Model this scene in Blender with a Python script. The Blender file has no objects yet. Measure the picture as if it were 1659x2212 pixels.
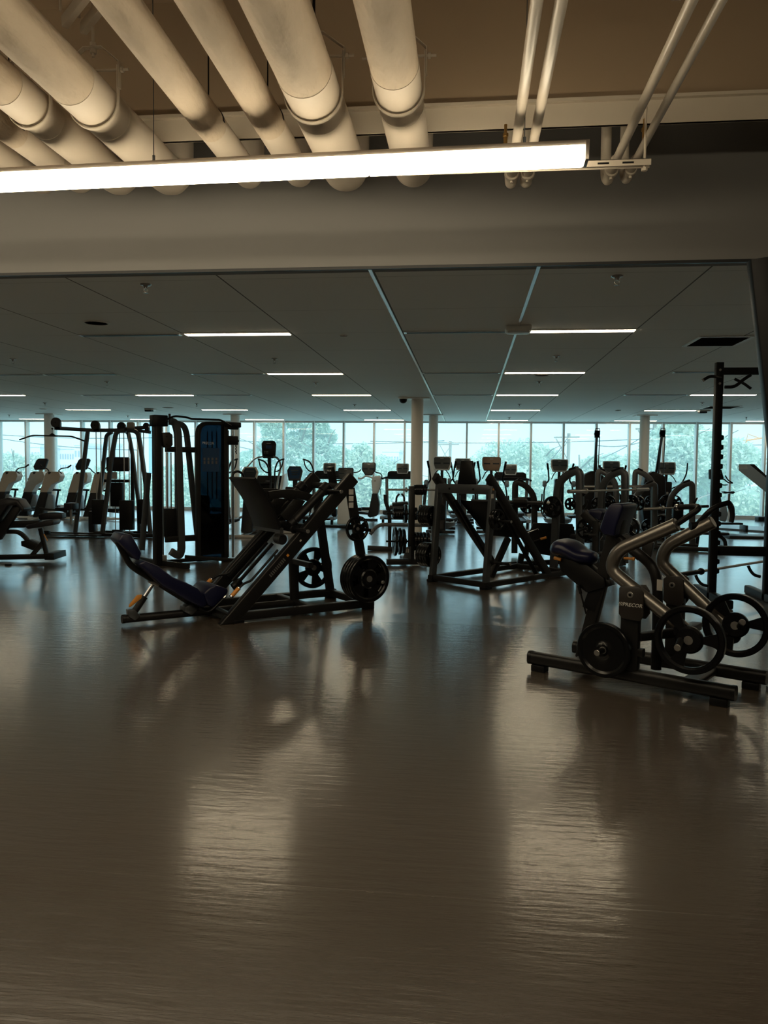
import bpy, bmesh, math, random
from mathutils import Vector, Matrix
R = math.radians
random.seed(7)
sc = bpy.context.scene
COL = sc.collection

# ------------------------------------------------------------------ camera
F, W, H, EYE = 1661.0, 1659, 2212, 1.35
def _cam_axes():
    yc = Vector(((1013-W/2)/F, -(1015-H/2)/F, 1.0))
    p2 = yc + Vector((1, -0.0100, 0))
    u = yc.cross(p2).normalized()
    if u.y < 0: u = -u
    y = yc.normalized()
    x = u.cross(y).normalized()
    if x.x < 0: x = -x
    return x, y, u                      # world axes written in camera coordinates (right, up, forward)
AX, AY, AZ = _cam_axes()
CAM = Vector((0, 0, EYE))
def ray(px, py):
    v = Vector(((px-W/2)/F, -(py-H/2)/F, 1.0))
    return Vector((AX.dot(v), AY.dot(v), AZ.dot(v)))
def atZ(px, py, z=0.0):
    d = ray(px, py); return CAM + d*((z-EYE)/d.z)
def atY(px, py, Y):
    d = ray(px, py); return CAM + d*(Y/d.y)
cd = bpy.data.cameras.new('camera'); cam = bpy.data.objects.new('camera', cd); COL.objects.link(cam)
right = Vector((AX.x, AY.x, AZ.x)); up = Vector((AX.y, AY.y, AZ.y)); fwd = Vector((AX.z, AY.z, AZ.z))
m = Matrix((right, up, -fwd)).transposed().to_4x4(); m.translation = CAM
cam.matrix_world = m
cd.sensor_fit = 'HORIZONTAL'; cd.sensor_width = 36.0; cd.lens = 36.0*F/W
cd.clip_start = 0.05; cd.clip_end = 2000
sc.camera = cam

# ------------------------------------------------------------------ world, sun, exposure
sc.view_settings.view_transform = 'Standard'; sc.view_settings.look = 'None'
sc.view_settings.gamma = 1.0; sc.view_settings.use_curve_mapping = False
sc.view_settings.exposure = 0.0
SKY = 2.15; SUN = 5.0; STRIP = 21.0; LINEAR = 19.0
world = bpy.data.worlds.new('sky'); sc.world = world; world.use_nodes = True
nt = world.node_tree; nt.nodes.clear()
wo = nt.nodes.new('ShaderNodeOutputWorld'); bg = nt.nodes.new('ShaderNodeBackground')
tc = nt.nodes.new('ShaderNodeTexCoord'); sp = nt.nodes.new('ShaderNodeSeparateXYZ')
rp = nt.nodes.new('ShaderNodeValToRGB'); nz = nt.nodes.new('ShaderNodeTexNoise')
mp = nt.nodes.new('ShaderNodeMapping'); mx = nt.nodes.new('ShaderNodeMixRGB')
mp.inputs['Scale'].default_value = (1.5, 1.5, 9)
nz.inputs['Scale'].default_value = 2.2; nz.inputs['Detail'].default_value = 4
rp.color_ramp.elements[0].position = 0.0; rp.color_ramp.elements[0].color = (.58, .84, .93, 1)
rp.color_ramp.elements[1].position = 0.25; rp.color_ramp.elements[1].color = (.47, .76, .94, 1)
nt.links.new(tc.outputs['Generated'], sp.inputs[0]); nt.links.new(sp.outputs['Z'], rp.inputs[0])
nt.links.new(tc.outputs['Generated'], mp.inputs[0]); nt.links.new(mp.outputs[0], nz.inputs['Vector'])
mx.blend_type = 'MIX'; mx.inputs[2].default_value = (.62, .86, .95, 1)
mr = nt.nodes.new('ShaderNodeMapRange'); mr.inputs[1].default_value = .45; mr.inputs[2].default_value = .75; mr.inputs[4].default_value = .5
nt.links.new(nz.outputs[0], mr.inputs[0]); nt.links.new(mr.outputs[0], mx.inputs[0])
nt.links.new(rp.outputs[0], mx.inputs[1]); nt.links.new(mx.outputs[0], bg.inputs[0])
bg.inputs[1].default_value = SKY; nt.links.new(bg.outputs[0], wo.inputs[0])
sl = bpy.data.lights.new('sun', 'SUN'); sl.energy = SUN; sl.angle = R(6); sl.color = (1, .96, .88)
so = bpy.data.objects.new('sun', sl); COL.objects.link(so); so.rotation_euler = (R(48), 0, R(18))

# ------------------------------------------------------------------ object helpers
def tag(o, label=None, cat=None, group=None, kind=None):
    if label: o['label'] = label
    if cat: o['category'] = cat
    if group: o['group'] = group
    if kind: o['kind'] = kind
    return o
def empty(name, loc, rz=0.0):
    o = bpy.data.objects.new(name, None); o.empty_display_size = .1
    o.location = loc; o.rotation_euler = (0, 0, rz); COL.objects.link(o); return o
def thing(name, label, cat, loc=(0, 0, 0), rz=0.0, group=None):
    return tag(empty(name, loc, rz), label, cat, group)
def kids(o): return [c for c in bpy.data.objects if c.parent == o]
def copy_tree(o, parent=None):
    c = o.copy(); COL.objects.link(c)
    if parent: c.parent = parent
    for ch in kids(o): copy_tree(ch, c)
    return c
def fillet(pts, rad, n=6):
    pts = [Vector(p) for p in pts]
    if rad <= 0 or len(pts) < 3: return pts
    out = [pts[0]]
    for i in range(1, len(pts)-1):
        a, b, c = pts[i-1], pts[i], pts[i+1]
        d = min(rad, (a-b).length*.49, (c-b).length*.49)
        p, q = b+(a-b).normalized()*d, b+(c-b).normalized()*d
        for k in range(n+1):
            t = k/n; out.append(p*(1-t)**2 + b*2*t*(1-t) + q*t*t)
    out.append(pts[-1]); return out
def rrect(w, h, r=None, n=2):
    r = min(w, h)*.18 if r is None else r
    s = []
    for cx, cy, a0 in ((w/2-r, h/2-r, 0), (-w/2+r, h/2-r, 90), (-w/2+r, -h/2+r, 180), (w/2-r, -h/2+r, 270)):
        for k in range(n+1):
            a = R(a0+90*k/n); s.append((cx+r*math.cos(a), cy+r*math.sin(a)))
    return s
def circ(r, n=14, ry=None):
    return [(r*math.cos(2*math.pi*k/n), (ry or r)*math.sin(2*math.pi*k/n)) for k in range(n)]
class MB:
    def __init__(s): s.v = []; s.f = []
    def add(s, v, f):
        b = len(s.v); s.v += [Vector(p) for p in v]; s.f += [tuple(i+b for i in q) for q in f]; return s
    def sweep(s, pts, sec, side=(0, 1, 0), rad=0.0, scale=None, n=6):
        pts = fillet(pts, rad, n); side = Vector(side); N = len(sec); vs = []; fs = []
        for i, p in enumerate(pts):
            t = (pts[min(i+1, len(pts)-1)]-pts[max(i-1, 0)]).normalized()
            a = side - t*side.dot(t)
            if a.length < 1e-3: a = t.orthogonal()
            a.normalize(); b = t.cross(a)
            k = 1.0 if scale is None else scale(i/(len(pts)-1))
            for (x, y) in sec: vs.append(p + a*x*k + b*y*k)
        for i in range(len(pts)-1):
            for j in range(N):
                k = (j+1) % N; fs.append((i*N+j, i*N+k, (i+1)*N+k, (i+1)*N+j))
        fs.append(tuple(reversed(range(N)))); fs.append(tuple((len(pts)-1)*N+j for j in range(N)))
        return s.add(vs, fs)
    def tube(s, pts, r, rad=0.0, n=12, side=(0, 1, 0), scale=None): return s.sweep(pts, circ(r, n), side, rad, scale)
    def bar(s, pts, w, h, rad=0.0, side=(0, 1, 0), r=None): return s.sweep(pts, rrect(w, h, r), side, rad)
    def box(s, c, d, rot=None):
        c = Vector(c); q = [Vector((x*d[0]/2, y*d[1]/2, z*d[2]/2)) for x in (-1, 1) for y in (-1, 1) for z in (-1, 1)]
        if rot is not None: q = [rot @ p for p in q]
        return s.add([c+p for p in q], [(0, 1, 3, 2), (4, 6, 7, 5), (0, 4, 5, 1), (2, 3, 7, 6), (0, 2, 6, 4), (1, 5, 7, 3)])
    def rbox(s, a, b, r=.01):          # axis box from corner a to corner b, bevelled later
        a, b = Vector(a), Vector(b); d = b-a
        return s.box((a+b)/2, (abs(d.x), abs(d.y), abs(d.z)))
    def prism(s, poly, v0, v1):        # poly of (u,z) extruded along v
        n = len(poly)
        vs = [(p[0], v0, p[-1]) for p in poly] + [(p[0], v1, p[-1]) for p in poly]
        fs = [tuple(range(n)), tuple(reversed(range(n, 2*n)))] + [(i, i+n, (i+1) % n+n, (i+1) % n) for i in range(n)]
        return s.add(vs, fs)
    def prismx(s, poly, u0, u1):       # poly of (v,z) extruded along u
        n = len(poly)
        vs = [(u0, p[0], p[1]) for p in poly] + [(u1, p[0], p[1]) for p in poly]
        fs = [tuple(range(n)), tuple(reversed(range(n, 2*n)))] + [(i, i+n, (i+1) % n+n, (i+1) % n) for i in range(n)]
        return s.add(vs, fs)
    def lathe(s, prof, c, axis=(0, 0, 1), n=24):  # prof of (r, h)
        c = Vector(c); ax = Vector(axis).normalized(); a = ax.orthogonal().normalized(); b = ax.cross(a); vs = []; fs = []
        for r_, h_ in prof:
            for k in range(n):
                t = 2*math.pi*k/n; vs.append(c+ax*h_+(a*math.cos(t)+b*math.sin(t))*r_)
        for i in range(len(prof)-1):
            for k in range(n):
                j = (k+1) % n; fs.append((i*n+k, i*n+j, (i+1)*n+j, (i+1)*n+k))
        if prof[0][0] > 1e-5: fs.append(tuple(reversed(range(n))))
        if prof[-1][0] > 1e-5: fs.append(tuple((len(prof)-1)*n+k for k in range(n)))
        return s.add(vs, fs)
    def disc(s, c, axis, r, h, n=24, e=.003):
        return s.lathe([(r-e, -h/2), (r, -h/2+e), (r, h/2-e), (r-e, h/2)], c, axis, n)
    def mesh(s, name, bevel=0.0, seg=2, ang=35):
        me = bpy.data.meshes.new(name); bm = bmesh.new()
        vs = [bm.verts.new(p) for p in s.v]
        for q in s.f:
            try: bm.faces.new([vs[i] for i in q])
            except ValueError: pass
        bmesh.ops.remove_doubles(bm, verts=bm.verts, dist=1e-5)
        bmesh.ops.recalc_face_normals(bm, faces=bm.faces)
        if bevel > 0:
            ed = [e for e in bm.edges if len(e.link_faces) == 2 and e.calc_face_angle(0) > R(30)]
            bmesh.ops.bevel(bm, geom=ed, offset=bevel, segments=seg, affect='EDGES', profile=.5, clamp_overlap=True)
        bm.to_mesh(me); bm.free(); me.shade_smooth(); me.set_sharp_from_angle(angle=R(ang)); return me
    def build(s, name, mat, parent=None, bevel=0.0, seg=2, ang=35, loc=None, rz=0.0):
        me = s.mesh(name, bevel, seg, ang); me.materials.append(mat)
        o = bpy.data.objects.new(name, me); COL.objects.link(o)
        if parent: o.parent = parent
        if loc is not None: o.location = loc; o.rotation_euler = (0, 0, rz)
        return o
def text_obj(txt, size, mat, parent, loc, rot, name='lettering', ext=.0012, shear=0.0, xs=1.0):
    cu = bpy.data.curves.new(name, 'FONT'); cu.body = txt; cu.size = size; cu.extrude = ext; cu.shear = shear
    cu.align_x = 'CENTER'; cu.align_y = 'CENTER'; cu.resolution_u = 2
    t = bpy.data.objects.new(name, cu); COL.objects.link(t)
    dg = bpy.context.evaluated_depsgraph_get(); me = bpy.data.meshes.new_from_object(t.evaluated_get(dg))
    bpy.data.objects.remove(t)
    for v in me.vertices: v.co.x *= xs
    me.materials.clear(); me.materials.append(mat)
    o = bpy.data.objects.new(name, me); COL.objects.link(o); o.parent = parent; o.location = loc; o.rotation_euler = rot
    return o
class Frame:
    """a machine's own axes on the floor: u runs along it, v to its far side, z up"""
    def __init__(s, ox, oy, deg):
        s.o = Vector((ox, oy, 0)); s.a = R(deg)
        s.u = Vector((math.cos(s.a), math.sin(s.a), 0)); s.n = Vector((-math.sin(s.a), math.cos(s.a), 0))
    def P(s, px, py, v=0.0):            # the point of the machine's upright plane v seen at a pixel
        d = ray(px, py); t = (v - (CAM-s.o).dot(s.n))/d.dot(s.n); w = CAM+d*t-s.o
        return Vector((w.dot(s.u), v, w.z))
    def W(s, l): return s.o + s.u*l[0] + s.n*l[1] + Vector((0, 0, l[2]))
    def L(s, w): w = Vector(w)-s.o; return Vector((w.dot(s.u), w.dot(s.n), w.z))
    def loc(s): return s.o.copy()

# ------------------------------------------------------------------ materials
def mat(name, col, rough=.5, metal=0.0, spec=.5, noise=.0, nscale=20, bump=0.0, bscale=60, coat=0.0, trans=0.0, stretch=None):
    m = bpy.data.materials.new(name); m.use_nodes = True; t = m.node_tree; b = t.nodes['Principled BSDF']
    b.inputs['Base Color'].default_value = (*col, 1); b.inputs['Roughness'].default_value = rough
    b.inputs['Metallic'].default_value = metal; b.inputs['Specular IOR Level'].default_value = spec
    b.inputs['Coat Weight'].default_value = coat
    c = t.nodes.new('ShaderNodeTexCoord'); vec = c.outputs['Object']
    if stretch:
        q = t.nodes.new('ShaderNodeMapping'); q.inputs['Scale'].default_value = stretch; t.links.new(vec, q.inputs[0]); vec = q.outputs[0]
    if noise > 0:
        n = t.nodes.new('ShaderNodeTexNoise'); n.inputs['Scale'].default_value = nscale; n.inputs['Detail'].default_value = 4
        x = t.nodes.new('ShaderNodeMixRGB'); x.inputs[1].default_value = (*[k*(1-noise) for k in col], 1); x.inputs[2].default_value = (*[min(1, k*(1+noise)) for k in col], 1)
        t.links.new(vec, n.inputs['Vector']); t.links.new(n.outputs[0], x.inputs[0]); t.links.new(x.outputs[0], b.inputs['Base Color'])
    if bump > 0:
        n = t.nodes.new('ShaderNodeTexNoise'); n.inputs['Scale'].default_value = bscale; n.inputs['Detail'].default_value = 3
        u = t.nodes.new('ShaderNodeBump'); u.inputs['Strength'].default_value = bump; u.inputs['Distance'].default_value = .02
        t.links.new(vec, n.inputs['Vector']); t.links.new(n.outputs[0], u.inputs['Height']); t.links.new(u.outputs[0], b.inputs['Normal'])
    return m
def emit(name, col, s):
    m = bpy.data.materials.new(name); m.use_nodes = True; t = m.node_tree; t.nodes.clear()
    o = t.nodes.new('ShaderNodeOutputMaterial'); e = t.nodes.new('ShaderNodeEmission'); n = t.nodes.new('ShaderNodeTexNoise')
    e.inputs[0].default_value = (*col, 1); e.inputs[1].default_value = s; t.links.new(e.outputs[0], o.inputs[0])
    return m
K = dict(
 frame=mat('graphite_powder_coat', (.008, .0077, .0077), .40, .08, spec=0.30, noise=.12, bump=.03, bscale=220),
 black=mat('black_powder_coat', (.0025, .0025, .003), .42, .0, spec=0.25, noise=.1, bump=.03, bscale=240),
 grey=mat('grey_frame_paint', (.075, .08, .085), .32, .6, noise=.08, bump=.02, bscale=200),
 silver=mat('bronze_grey_metallic', (.20, .187, .17), .29, .85, noise=.02, bump=.015, bscale=260),
 chrome=mat('chrome', (.62, .63, .64), .14, 1.0, noise=.04),
 steel=mat('dull_steel', (.36, .35, .33), .34, .9, noise=.08),
 rubber=mat('black_rubber', (.003, .003, .0035), .45, 0, spec=0.20, noise=.15, bump=.06, bscale=90),
 plate=mat('plate_rubber', (.0025, .0027, .0034), .24, 0, spec=0.35, noise=.1, bump=.03, bscale=50),
 vinyl=mat('navy_vinyl', (.0035, .0045, .022), .36, 0, spec=0.35, noise=.1, bump=.05, bscale=130),
 vblack=mat('black_vinyl', (.012, .012, .015), .38, 0, spec=0.30, noise=.1, bump=.05, bscale=120),
 plastic=mat('black_plastic', (.0035, .0035, .004), .36, 0, spec=0.30, noise=.08),
 shield=mat('dark_shroud_plastic', (.016, .013, .0115), .42, 0, spec=0.35, noise=.06, bump=.03, bscale=300),
 orange=mat('orange_grip', (.55, .22, .03), .5, 0, noise=.1),
 white=mat('white_plastic', (.72, .76, .77), .4, 0, noise=.05),
 beige=mat('champagne_plastic', (.50, .45, .38), .38, .1, noise=.05),
 bluegrey=mat('blue_grey_plastic', (.26, .33, .39), .35, .1, noise=.05),
 dark=mat('dark_plastic', (.014, .015, .017), .4, 0, spec=0.35, noise=.06),
 tan=mat('tan_console', (.20, .13, .08), .45, 0, noise=.05),
 cons=mat('grey_console', (.055, .062, .062), .4, 0, noise=.06),
 screen=mat('console_screen', (.03, .04, .05), .12, 0, noise=.05),
 blue=mat('blue_screen', (.02, .05, .11), .15, 0, noise=.05),
 label=mat('sticker_white', (.45, .43, .40), .5, 0, noise=.1),
 print=mat('lettering_grey', (.50, .49, .46), .4, 0, noise=.05),
 printd=mat('lettering_dark_grey', (.09, .09, .09), .4, 0, noise=.05),
 ceil=None, wallg=mat('bulkhead_paint', (.205, .20, .195), .75, 0, noise=.02, nscale=3, bump=.02, bscale=30),
 slab=mat('upper_wall_paint', (.38, .285, .19), .8, 0, noise=.05, nscale=3, bump=.04, bscale=20),
 paint=mat('white_steel_paint', (.62, .55, .45), .5, 0, noise=.04, nscale=6, bump=.03, bscale=60),
 wrap=mat('canvas_pipe_wrap', (.62, .52, .40), .72, 0, noise=.16, nscale=7, bump=.9, bscale=14, stretch=(1.2, .5, 1)),
 wrapsm=mat('smooth_pipe_jacket', (.66, .58, .48), .5, 0, noise=.05, nscale=5, bump=.1, bscale=8),
 pipe=mat('painted_small_pipe', (.60, .53, .44), .34, 0, noise=.03, nscale=6),
 alu=mat('brushed_aluminium', (.42, .37, .32), .35, .8, noise=.05),
 colp=mat('column_paint', (.80, .78, .73), .42, 0, noise=.03, nscale=3, bump=.02, bscale=20),
 mull=mat('mullion_aluminium', (.72, .72, .70), .4, .1, noise=.04),
 wallw=mat('white_wall_paint', (.5, .5, .48), .7, 0, noise=.03, nscale=3),
 cwhite=mat('ceiling_fitting_white', (.82, .83, .80), .45, 0, noise=.04),
 brass=mat('brass_fitting', (.45, .28, .10), .35, .9, noise=.1),
 trimm=mat('bright_ceiling_trim', (.75, .76, .76), .32, 1.0, noise=.04),
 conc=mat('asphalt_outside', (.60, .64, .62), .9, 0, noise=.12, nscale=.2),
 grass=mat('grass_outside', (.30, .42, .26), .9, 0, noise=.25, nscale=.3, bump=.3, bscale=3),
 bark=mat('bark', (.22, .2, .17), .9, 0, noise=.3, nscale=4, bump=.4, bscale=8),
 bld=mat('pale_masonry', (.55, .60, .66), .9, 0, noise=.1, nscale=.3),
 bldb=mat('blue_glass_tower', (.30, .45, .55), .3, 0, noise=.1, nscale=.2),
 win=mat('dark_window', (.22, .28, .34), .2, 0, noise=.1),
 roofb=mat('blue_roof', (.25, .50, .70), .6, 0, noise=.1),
 carp=mat('car_paint', (.55, .6, .62), .3, 0, noise=.03),
 wire=mat('wire_dark', (.08, .09, .1), .6, 0, noise=.1),
)
def leaf_mat(name, col):
    m = mat(name, col, .7, 0, noise=.2, nscale=.8); t = m.node_tree; b = t.nodes['Principled BSDF']; o = t.nodes['Material Output']
    tl = t.nodes.new('ShaderNodeBsdfTranslucent'); tl.inputs[0].default_value = (*col, 1); mx = t.nodes.new('ShaderNodeMixShader'); mx.inputs[0].default_value = .45
    b.inputs['Specular IOR Level'].default_value = .1
    t.links.new(b.outputs[0], mx.inputs[1]); t.links.new(tl.outputs[0], mx.inputs[2]); t.links.new(mx.outputs[0], o.inputs[0]); return m
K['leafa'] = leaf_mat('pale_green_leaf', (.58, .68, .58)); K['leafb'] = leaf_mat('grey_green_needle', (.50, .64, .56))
WARM = (1.0, .80, .50)
E_STRIP = emit('recessed_strip_light', (1.0, .82, .55), STRIP)
E_LIN = emit('linear_fixture_lens', (1.0, .84, .58), LINEAR)
E_STRIPD = emit('dim_strip_light', (.85, .9, .9), .5)

def ceiling_mat():
    m = mat('ceiling_tile', (.80, .82, .80), .62, 0, noise=.015, nscale=1.5); t = m.node_tree; b = t.nodes['Principled BSDF']
    c = t.nodes.new('ShaderNodeTexCoord'); s = t.nodes.new('ShaderNodeSeparateXYZ'); t.links.new(c.outputs['Object'], s.inputs[0])
    def lines(out, off, per, w):
        a = t.nodes.new('ShaderNodeMath'); a.operation = 'ADD'; a.inputs[1].default_value = -off+w/2+per*40
        d = t.nodes.new('ShaderNodeMath'); d.operation = 'MODULO'; d.inputs[1].default_value = per
        l = t.nodes.new('ShaderNodeMath'); l.operation = 'LESS_THAN'; l.inputs[1].default_value = w
        t.links.new(out, a.inputs[0]); t.links.new(a.outputs[0], d.inputs[0]); t.links.new(d.outputs[0], l.inputs[0]); return l
    x = lines(s.outputs['X'], .48, 1.2, .014); y = lines(s.outputs['Y'], 8.22, 1.18, .010)
    g = t.nodes.new('ShaderNodeMath'); g.operation = 'MAXIMUM'; t.links.new(x.outputs[0], g.inputs[0]); 
    y2 = t.nodes.new('ShaderNodeMath'); y2.operation = 'MULTIPLY'; y2.inputs[1].default_value = .35
    t.links.new(y.outputs[0], y2.inputs[0]); t.links.new(y2.outputs[0], g.inputs[1])
    mixn = t.nodes.new('ShaderNodeMixRGB'); src = b.inputs['Base Color'].links[0].from_socket
    t.links.new(src, mixn.inputs[1]); mixn.inputs[2].default_value = (.12, .12, .115, 1); t.links.new(g.outputs[0], mixn.inputs[0])
    t.links.new(mixn.outputs[0], b.inputs['Base Color']); return m
K['ceil'] = ceiling_mat()
def floor_mat():
    m = bpy.data.materials.new('sheet_rubber_floor'); m.use_nodes = True; t = m.node_tree; b = t.nodes['Principled BSDF']
    L = t.links.new; N = t.nodes.new
    c = N('ShaderNodeTexCoord'); s = N('ShaderNodeSeparateXYZ'); L(c.outputs['Object'], s.inputs[0])
    b.inputs['Specular IOR Level'].default_value = .9; b.inputs['Coat Weight'].default_value = .35; b.inputs['Coat Roughness'].default_value = .12
    # colour: slight mottling and small pale scuffs
    n1 = N('ShaderNodeTexNoise'); n1.inputs['Scale'].default_value = 1.3; n1.inputs['Detail'].default_value = 6; L(c.outputs['Object'], n1.inputs['Vector'])
    cr = N('ShaderNodeMixRGB'); cr.inputs[1].default_value = (.066, .053, .041, 1); cr.inputs[2].default_value = (.074, .060, .047, 1); L(n1.outputs[0], cr.inputs[0])
    v = N('ShaderNodeTexVoronoi'); v.inputs['Scale'].default_value = 1.7; L(c.outputs['Object'], v.inputs['Vector'])
    lt = N('ShaderNodeMath'); lt.operation = 'LESS_THAN'; lt.inputs[1].default_value = .012; L(v.outputs['Distance'], lt.inputs[0])
    c2 = N('ShaderNodeMixRGB'); c2.inputs[2].default_value = (.15, .14, .12, 1); L(cr.outputs[0], c2.inputs[1]); L(lt.outputs[0], c2.inputs[0])
    # roughness
    n2 = N('ShaderNodeTexNoise'); n2.inputs['Scale'].default_value = 2.5; n2.inputs['Detail'].default_value = 5; L(c.outputs['Object'], n2.inputs['Vector'])
    rr = N('ShaderNodeMapRange'); rr.inputs[1].default_value = .3; rr.inputs[2].default_value = .7; rr.inputs[3].default_value = -.02; rr.inputs[4].default_value = .02
    L(n2.outputs[0], rr.inputs[0])
    far = N('ShaderNodeMath'); far.operation = 'GREATER_THAN'; far.inputs[1].default_value = 6.69; L(s.outputs['Y'], far.inputs[0])
    def two(near_v, far_v):
        q = N('ShaderNodeMapRange'); q.inputs[3].default_value = near_v; q.inputs[4].default_value = far_v; L(far.outputs[0], q.inputs[0]); return q.outputs[0]
    ra = N('ShaderNodeMath'); ra.operation = 'ADD'; L(rr.outputs[0], ra.inputs[0]); L(two(.25, .30), ra.inputs[1]); L(ra.outputs[0], b.inputs['Roughness'])
    L(two(.75, 1.0), b.inputs['Coat Weight']); L(two(.12, .15), b.inputs['Coat Roughness']); L(two(1.6, 2.3), b.inputs['Coat IOR'])
    # ripples running across the room, and sheet seams
    mp1 = N('ShaderNodeMapping'); mp1.inputs['Scale'].default_value = (2.2, 16, 1); L(c.outputs['Object'], mp1.inputs[0])
    n3 = N('ShaderNodeTexNoise'); n3.inputs['Scale'].default_value = 1.6; n3.inputs['Detail'].default_value = 4; n3.inputs['Roughness'].default_value = .6; L(mp1.outputs[0], n3.inputs['Vector'])
    n4 = N('ShaderNodeTexNoise'); n4.inputs['Scale'].default_value = 34; n4.inputs['Detail'].default_value = 3; L(c.outputs['Object'], n4.inputs['Vector'])
    ad = N('ShaderNodeMath'); ad.operation = 'MULTIPLY_ADD'; ad.inputs[1].default_value = .18; L(n4.outputs[0], ad.inputs[0]); L(n3.outputs[0], ad.inputs[2])
    last = ad.outputs[0]; lines = None
    for y in (2.37, 4.21, 6.69, 9.1, 11.5, 13.9, 16.3):
        a = N('ShaderNodeMath'); a.operation = 'SUBTRACT'; a.inputs[1].default_value = y; L(s.outputs['Y'], a.inputs[0])
        q = N('ShaderNodeMath'); q.operation = 'ABSOLUTE'; L(a.outputs[0], q.inputs[0])
        l = N('ShaderNodeMath'); l.operation = 'LESS_THAN'; l.inputs[1].default_value = .0035; L(q.outputs[0], l.inputs[0])
        if lines is None: lines = l.outputs[0]
        else:
            x = N('ShaderNodeMath'); x.operation = 'MAXIMUM'; L(lines, x.inputs[0]); L(l.outputs[0], x.inputs[1]); lines = x.outputs[0]
    sb = N('ShaderNodeMath'); sb.operation = 'MULTIPLY_ADD'; sb.inputs[1].default_value = -.9; L(lines, sb.inputs[0]); L(last, sb.inputs[2])
    bp = N('ShaderNodeBump'); bp.inputs['Strength'].default_value = .27; bp.inputs['Distance'].default_value = .006
    L(sb.outputs[0], bp.inputs['Height']); L(bp.outputs[0], b.inputs['Normal']); L(bp.outputs[0], b.inputs['Coat Normal'])
    c3 = N('ShaderNodeMixRGB'); c3.inputs[2].default_value = (.13, .115, .095, 1); L(c2.outputs[0], c3.inputs[1])
    lm = N('ShaderNodeMath'); lm.operation = 'MULTIPLY'; lm.inputs[1].default_value = .3; L(lines, lm.inputs[0]); L(lm.outputs[0], c3.inputs[0])
    L(c3.outputs[0], b.inputs['Base Color'])
    return m
def glass_mat():
    m = bpy.data.materials.new('tinted_window_glass'); m.use_nodes = True; t = m.node_tree; t.nodes.clear()
    N = t.nodes.new; L = t.links.new
    o = N('ShaderNodeOutputMaterial'); tr = N('ShaderNodeBsdfTransparent'); tr.inputs[0].default_value = (.92, .985, .985, 1)
    gl = N('ShaderNodeBsdfGlossy'); gl.inputs['Roughness'].default_value = .02; tl = N('ShaderNodeBsdfTranslucent'); tl.inputs[0].default_value = (.75, .9, .9, 1)
    n = N('ShaderNodeTexNoise'); n.inputs['Scale'].default_value = 1.2; c = N('ShaderNodeTexCoord'); L(c.outputs['Object'], n.inputs['Vector'])
    mr = N('ShaderNodeMapRange'); mr.inputs[3].default_value = .17; mr.inputs[4].default_value = .21; L(n.outputs[0], mr.inputs[0])
    a = N('ShaderNodeMixShader'); L(mr.outputs[0], a.inputs[0]); L(tr.outputs[0], a.inputs[1]); L(tl.outputs[0], a.inputs[2])  # translucent veil built into the glass stands in for outdoor haze
    b = N('ShaderNodeMixShader'); b.inputs[0].default_value = .05; L(a.outputs[0], b.inputs[1]); L(gl.outputs[0], b.inputs[2]); L(b.outputs[0], o.inputs[0])
    return m
K['floor'] = floor_mat(); K['glass'] = glass_mat()
def clear_mat(name, col, f):
    m = bpy.data.materials.new(name); m.use_nodes = True; t = m.node_tree; t.nodes.clear(); N = t.nodes.new; L = t.links.new
    o = N('ShaderNodeOutputMaterial'); tr = N('ShaderNodeBsdfTransparent'); tr.inputs[0].default_value = (*col, 1)
    gl = N('ShaderNodeBsdfGlossy'); gl.inputs['Roughness'].default_value = .05; fr = N('ShaderNodeFresnel'); fr.inputs[0].default_value = 1.5
    b = N('ShaderNodeMixShader'); L(fr.outputs[0], b.inputs[0]); L(tr.outputs[0], b.inputs[1]); L(gl.outputs[0], b.inputs[2]); L(b.outputs[0], o.inputs[0])
    return m
K['smoke'] = clear_mat('smoked_guard_panel', (.05, .09, .12), .1)
K['clear'] = clear_mat('clear_guard_panel', (.72, .84, .88), .1)

# ------------------------------------------------------------------ the room
CZ = 2.80; WY = 23.4; SY = 5.60; UP = 4.25; XL, XR, YB = -17.0, 12.0, -5.0
def struct(name, mb, m, **k):
    o = mb.build(name, m, **k); o['kind'] = 'structure'; return o
struct('floor', MB().rbox((XL-.2, YB-.2, -.2), (XR+.2, WY+.1, 0)), K['floor'])
struct('ceiling', MB().rbox((XL, SY+.12, CZ), (XR, WY+.25, CZ+.12)), K['ceil'])
struct('ceiling', MB().rbox((XL-.2, YB-.2, UP), (XR+.2, WY+.3, UP+.25)), K['slab'])
struct('wall_bulkhead', MB().rbox((XL, SY, CZ), (XR, SY+.12, UP)), K['wallg'])
struct('wall_upper', MB().rbox((XL, 4.80, atY(1190, 217, 4.78).z), (XR, 4.84, UP)), K['slab'])
struct('trim_1', MB().rbox((XL, SY-.006, CZ-.008), (XR, SY+.02, CZ+.012)), K['dark'])
struct('wall_left', MB().rbox((XL-.2, YB, 0), (XL, WY, UP)), K['wallw'])
struct('wall_right', MB().rbox((XR, YB, 0), (XR+.2, WY, UP)), K['wallw'])
struct('wall_back', MB().rbox((XL-.2, YB-.2, 0), (XR+.2, YB, UP)), K['wallw'])
# white steel beam under the slab, over the pipes
BY = 4.78; bz = atY(1190, 275, BY).z; bt_ = atY(1190, 217, BY).z-bz
b = MB().rbox((XL, BY, bz), (XR, BY+.02, bz+bt_-.001)).rbox((XL, BY-.03, bz+bt_-.02), (XR, BY+.03, bz+bt_-.001)).rbox((XL, BY-.004, bz), (XR, BY+.024, bz+.015))
struct('trim_2', b, K['paint'])
# two bright gaps of the tile grid and the slots between the lamps
for i, x in enumerate((-.74, .47)):
    struct('trim_%d' % (3+i), MB().rbox((x-.013, SY+.02, CZ-.006), (x+.013, WY, CZ)), K['trimm'])
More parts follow.
